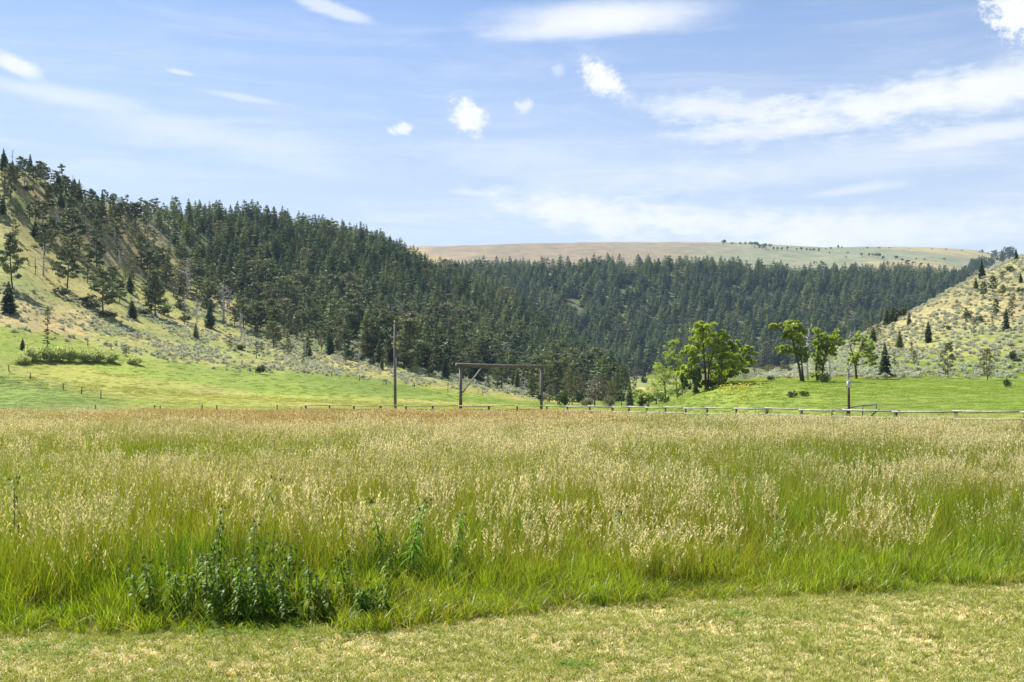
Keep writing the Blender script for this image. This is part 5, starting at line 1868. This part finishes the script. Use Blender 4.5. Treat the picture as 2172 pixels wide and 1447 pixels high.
M_WEEDSTEM = plain("weed_stem_green", (0.09, 0.12, 0.03), 0.6)
DK, MD = (0.070, 0.125, 0.008), (0.10, 0.18, 0.018)
WEEDS = []
r_ = np.random.default_rng(77)
for k in range(69):
    p = 290 + 545 * (k + r_.random()) / 69
    WEEDS.append([p, edge_d(p) - 0.02 + 0.8 * r_.random() ** 1.3, 0.18 + .30 * r_.random() ** 1.4 + .14 * r_.random() * math.exp(-((p - 480) / 120) ** 2), 18, DK, ""])
WEEDS.sort(key=lambda q: q[0])
for i, q in enumerate(WEEDS):
    q[5] = "%s dark leafy weed of the shaded clump, %s from its left end" % ("tall" if q[2] > .55 else "knee-high" if q[2] > .45 else "low", ORD[i])
special = [(428, 8.7, .82, 20, DK, "tallest dark thistle rising from the shaded weed clump"), (462, 8.8, .66, 22, DK, "dark thistle just right of the tallest one in the weed clump"),
           (530, 8.7, .72, 20, DK, "dark thistle with a branching top above the middle of the weed clump"), (568, 8.6, .58, 20, DK, "leafy thistle on the right shoulder of the weed clump"), (612, 8.8, .55, 20, DK, "shorter thistle closing the weed clump's right shoulder"),
           (32, 9.6, 1.02, 24, DK, "lone tall dark thistle standing in the grass by the meadow's left end"), (516, 10.6, .92, 22, DK, "single thistle spike deeper in the grass above the weed clump"),
           (826, 9.3, .80, 26, MD, "leafy green weed at the left of the small weed group in mid-meadow"), (852, 9.2, .84, 28, MD, "tallest leafy green weed of the small group in mid-meadow"),
           (872, 9.4, .74, 26, MD, "short leafy green weed within the small group in mid-meadow"), (955, 9.5, .72, 24, MD, "leafy green weed at the right of the small group in mid-meadow"),
           (1320, 10.4, .62, 22, MD, "grey-green weed hidden low in the grass right of the bright fringe"), (1640, 10.6, .55, 24, MD, "green weed by the dark gap in the fringe")]
for k, (p, d, h_, nl_, c_, lab) in enumerate(WEEDS + special):
    st_, lv_ = thistle(900 + k, h_, nl_, c_)
    o = bpy.data.objects.new("thistle_plant", None)
    C.objects.link(o)
    o.location = (upx(p, d), d, float(H(upx(p, d), d)))
    link("stem", st_, o)
    link("leaves", lv_, o)
    tag(o, lab, "weed", "weeds in the shaded clump" if k < len(WEEDS) else None)


# broad-leaved weeds creeping over the lawn edge
def rosette(name):
    r = rng
    V, F, Cc = [], [], []
    for k in range(60):
        a = r.random() * 6.283
        q = r.random() ** .6 * .13
        c = np.array([math.cos(a) * q, math.sin(a) * q, .02 + .05 * r.random()])
        b2 = r.random() * 6.283
        e = np.array([math.cos(b2), math.sin(b2), .3 * r.random()])
        s2 = np.array([-math.sin(b2), math.cos(b2), .3 * r.normal()])
        L = .018 + .022 * r.random()
        i = len(V)
        V += [c, c + e * L * .5 + s2 * L * .3, c + e * L, c + e * L * .5 - s2 * L * .3]
        g = .8 + .5 * r.random()
        Cc += [np.array((.13, .22, .02)) * g] * 4
        F += [(i, i + 1, i + 2), (i, i + 2, i + 3)]
    return mesh_np(name, np.array(V), np.array(F), M_WEED, np.array(Cc))


n = 260
wpx = np.concatenate([rng.normal(540, 240, 180), rng.normal(120, 60, 20), rng.normal(1205, 20, 10), rng.normal(1560, 22, 8), rng.uniform(900, 2100, 42)])
wd_ = np.concatenate([edge_d(wpx[:180]) - .8 * rng.random(180) ** 2.6 + .3, rng.normal(7.4, .15, 20), rng.normal(6.9, .04, 10), rng.normal(8.5, .05, 8), rng.uniform(6.6, 9.0, 42)])
wx, wy = (wpx - CX) / FP * wd_, wd_
scatter("lawn_weeds", [rosette("lawn_weed_clump") for _ in range(4)], np.stack([wx, wy, H(wx, wy)], 1),
        np.stack([np.zeros(n), np.zeros(n), rng.random(n) * 6.283], 1), np.ones((n, 3)) * np.concatenate([0.35 + .6 * rng.random(200), .5 + .3 * rng.random(18), .25 + .3 * rng.random(42)])[:, None], rng.integers(0, 4, n))

# ------------------------------------------------------------------ labels that single each tree out
from collections import defaultdict
byk = defaultdict(list)
for rec in REG:
    byk[(rec[1], rec[2])].append(rec)
for (kw_, zn_), L_ in byk.items():
    L_.sort(key=lambda q: q[3])
    big = max(L_, key=lambda q: q[4])
    small = min(L_, key=lambda q: q[4])
    many = "%ss" % kw_.split()[-1] if kw_.split()[-1] != "bush" else "bushes"
    for i, rec in enumerate(L_):
        o = rec[0]
        if len(L_) == 1:
            lab = "%s %s" % (kw_, zn_)
        elif rec is big:
            lab = "tallest %s %s" % (kw_, zn_)
        elif rec is small and len(L_) > 2:
            lab = "smallest %s %s" % (kw_, zn_)
        else:
            lab = "%s %s, %s from the left" % (kw_, zn_, ORD[i] if i < len(ORD) else "last")
        o['label'] = lab
        if len(L_) > 1:
            o['group'] = "%s %s" % (many, zn_)
for o in list(S.objects):
    if 'label' in o and len(o['label'].split()) > 16:
        print("LONG", o['label'])
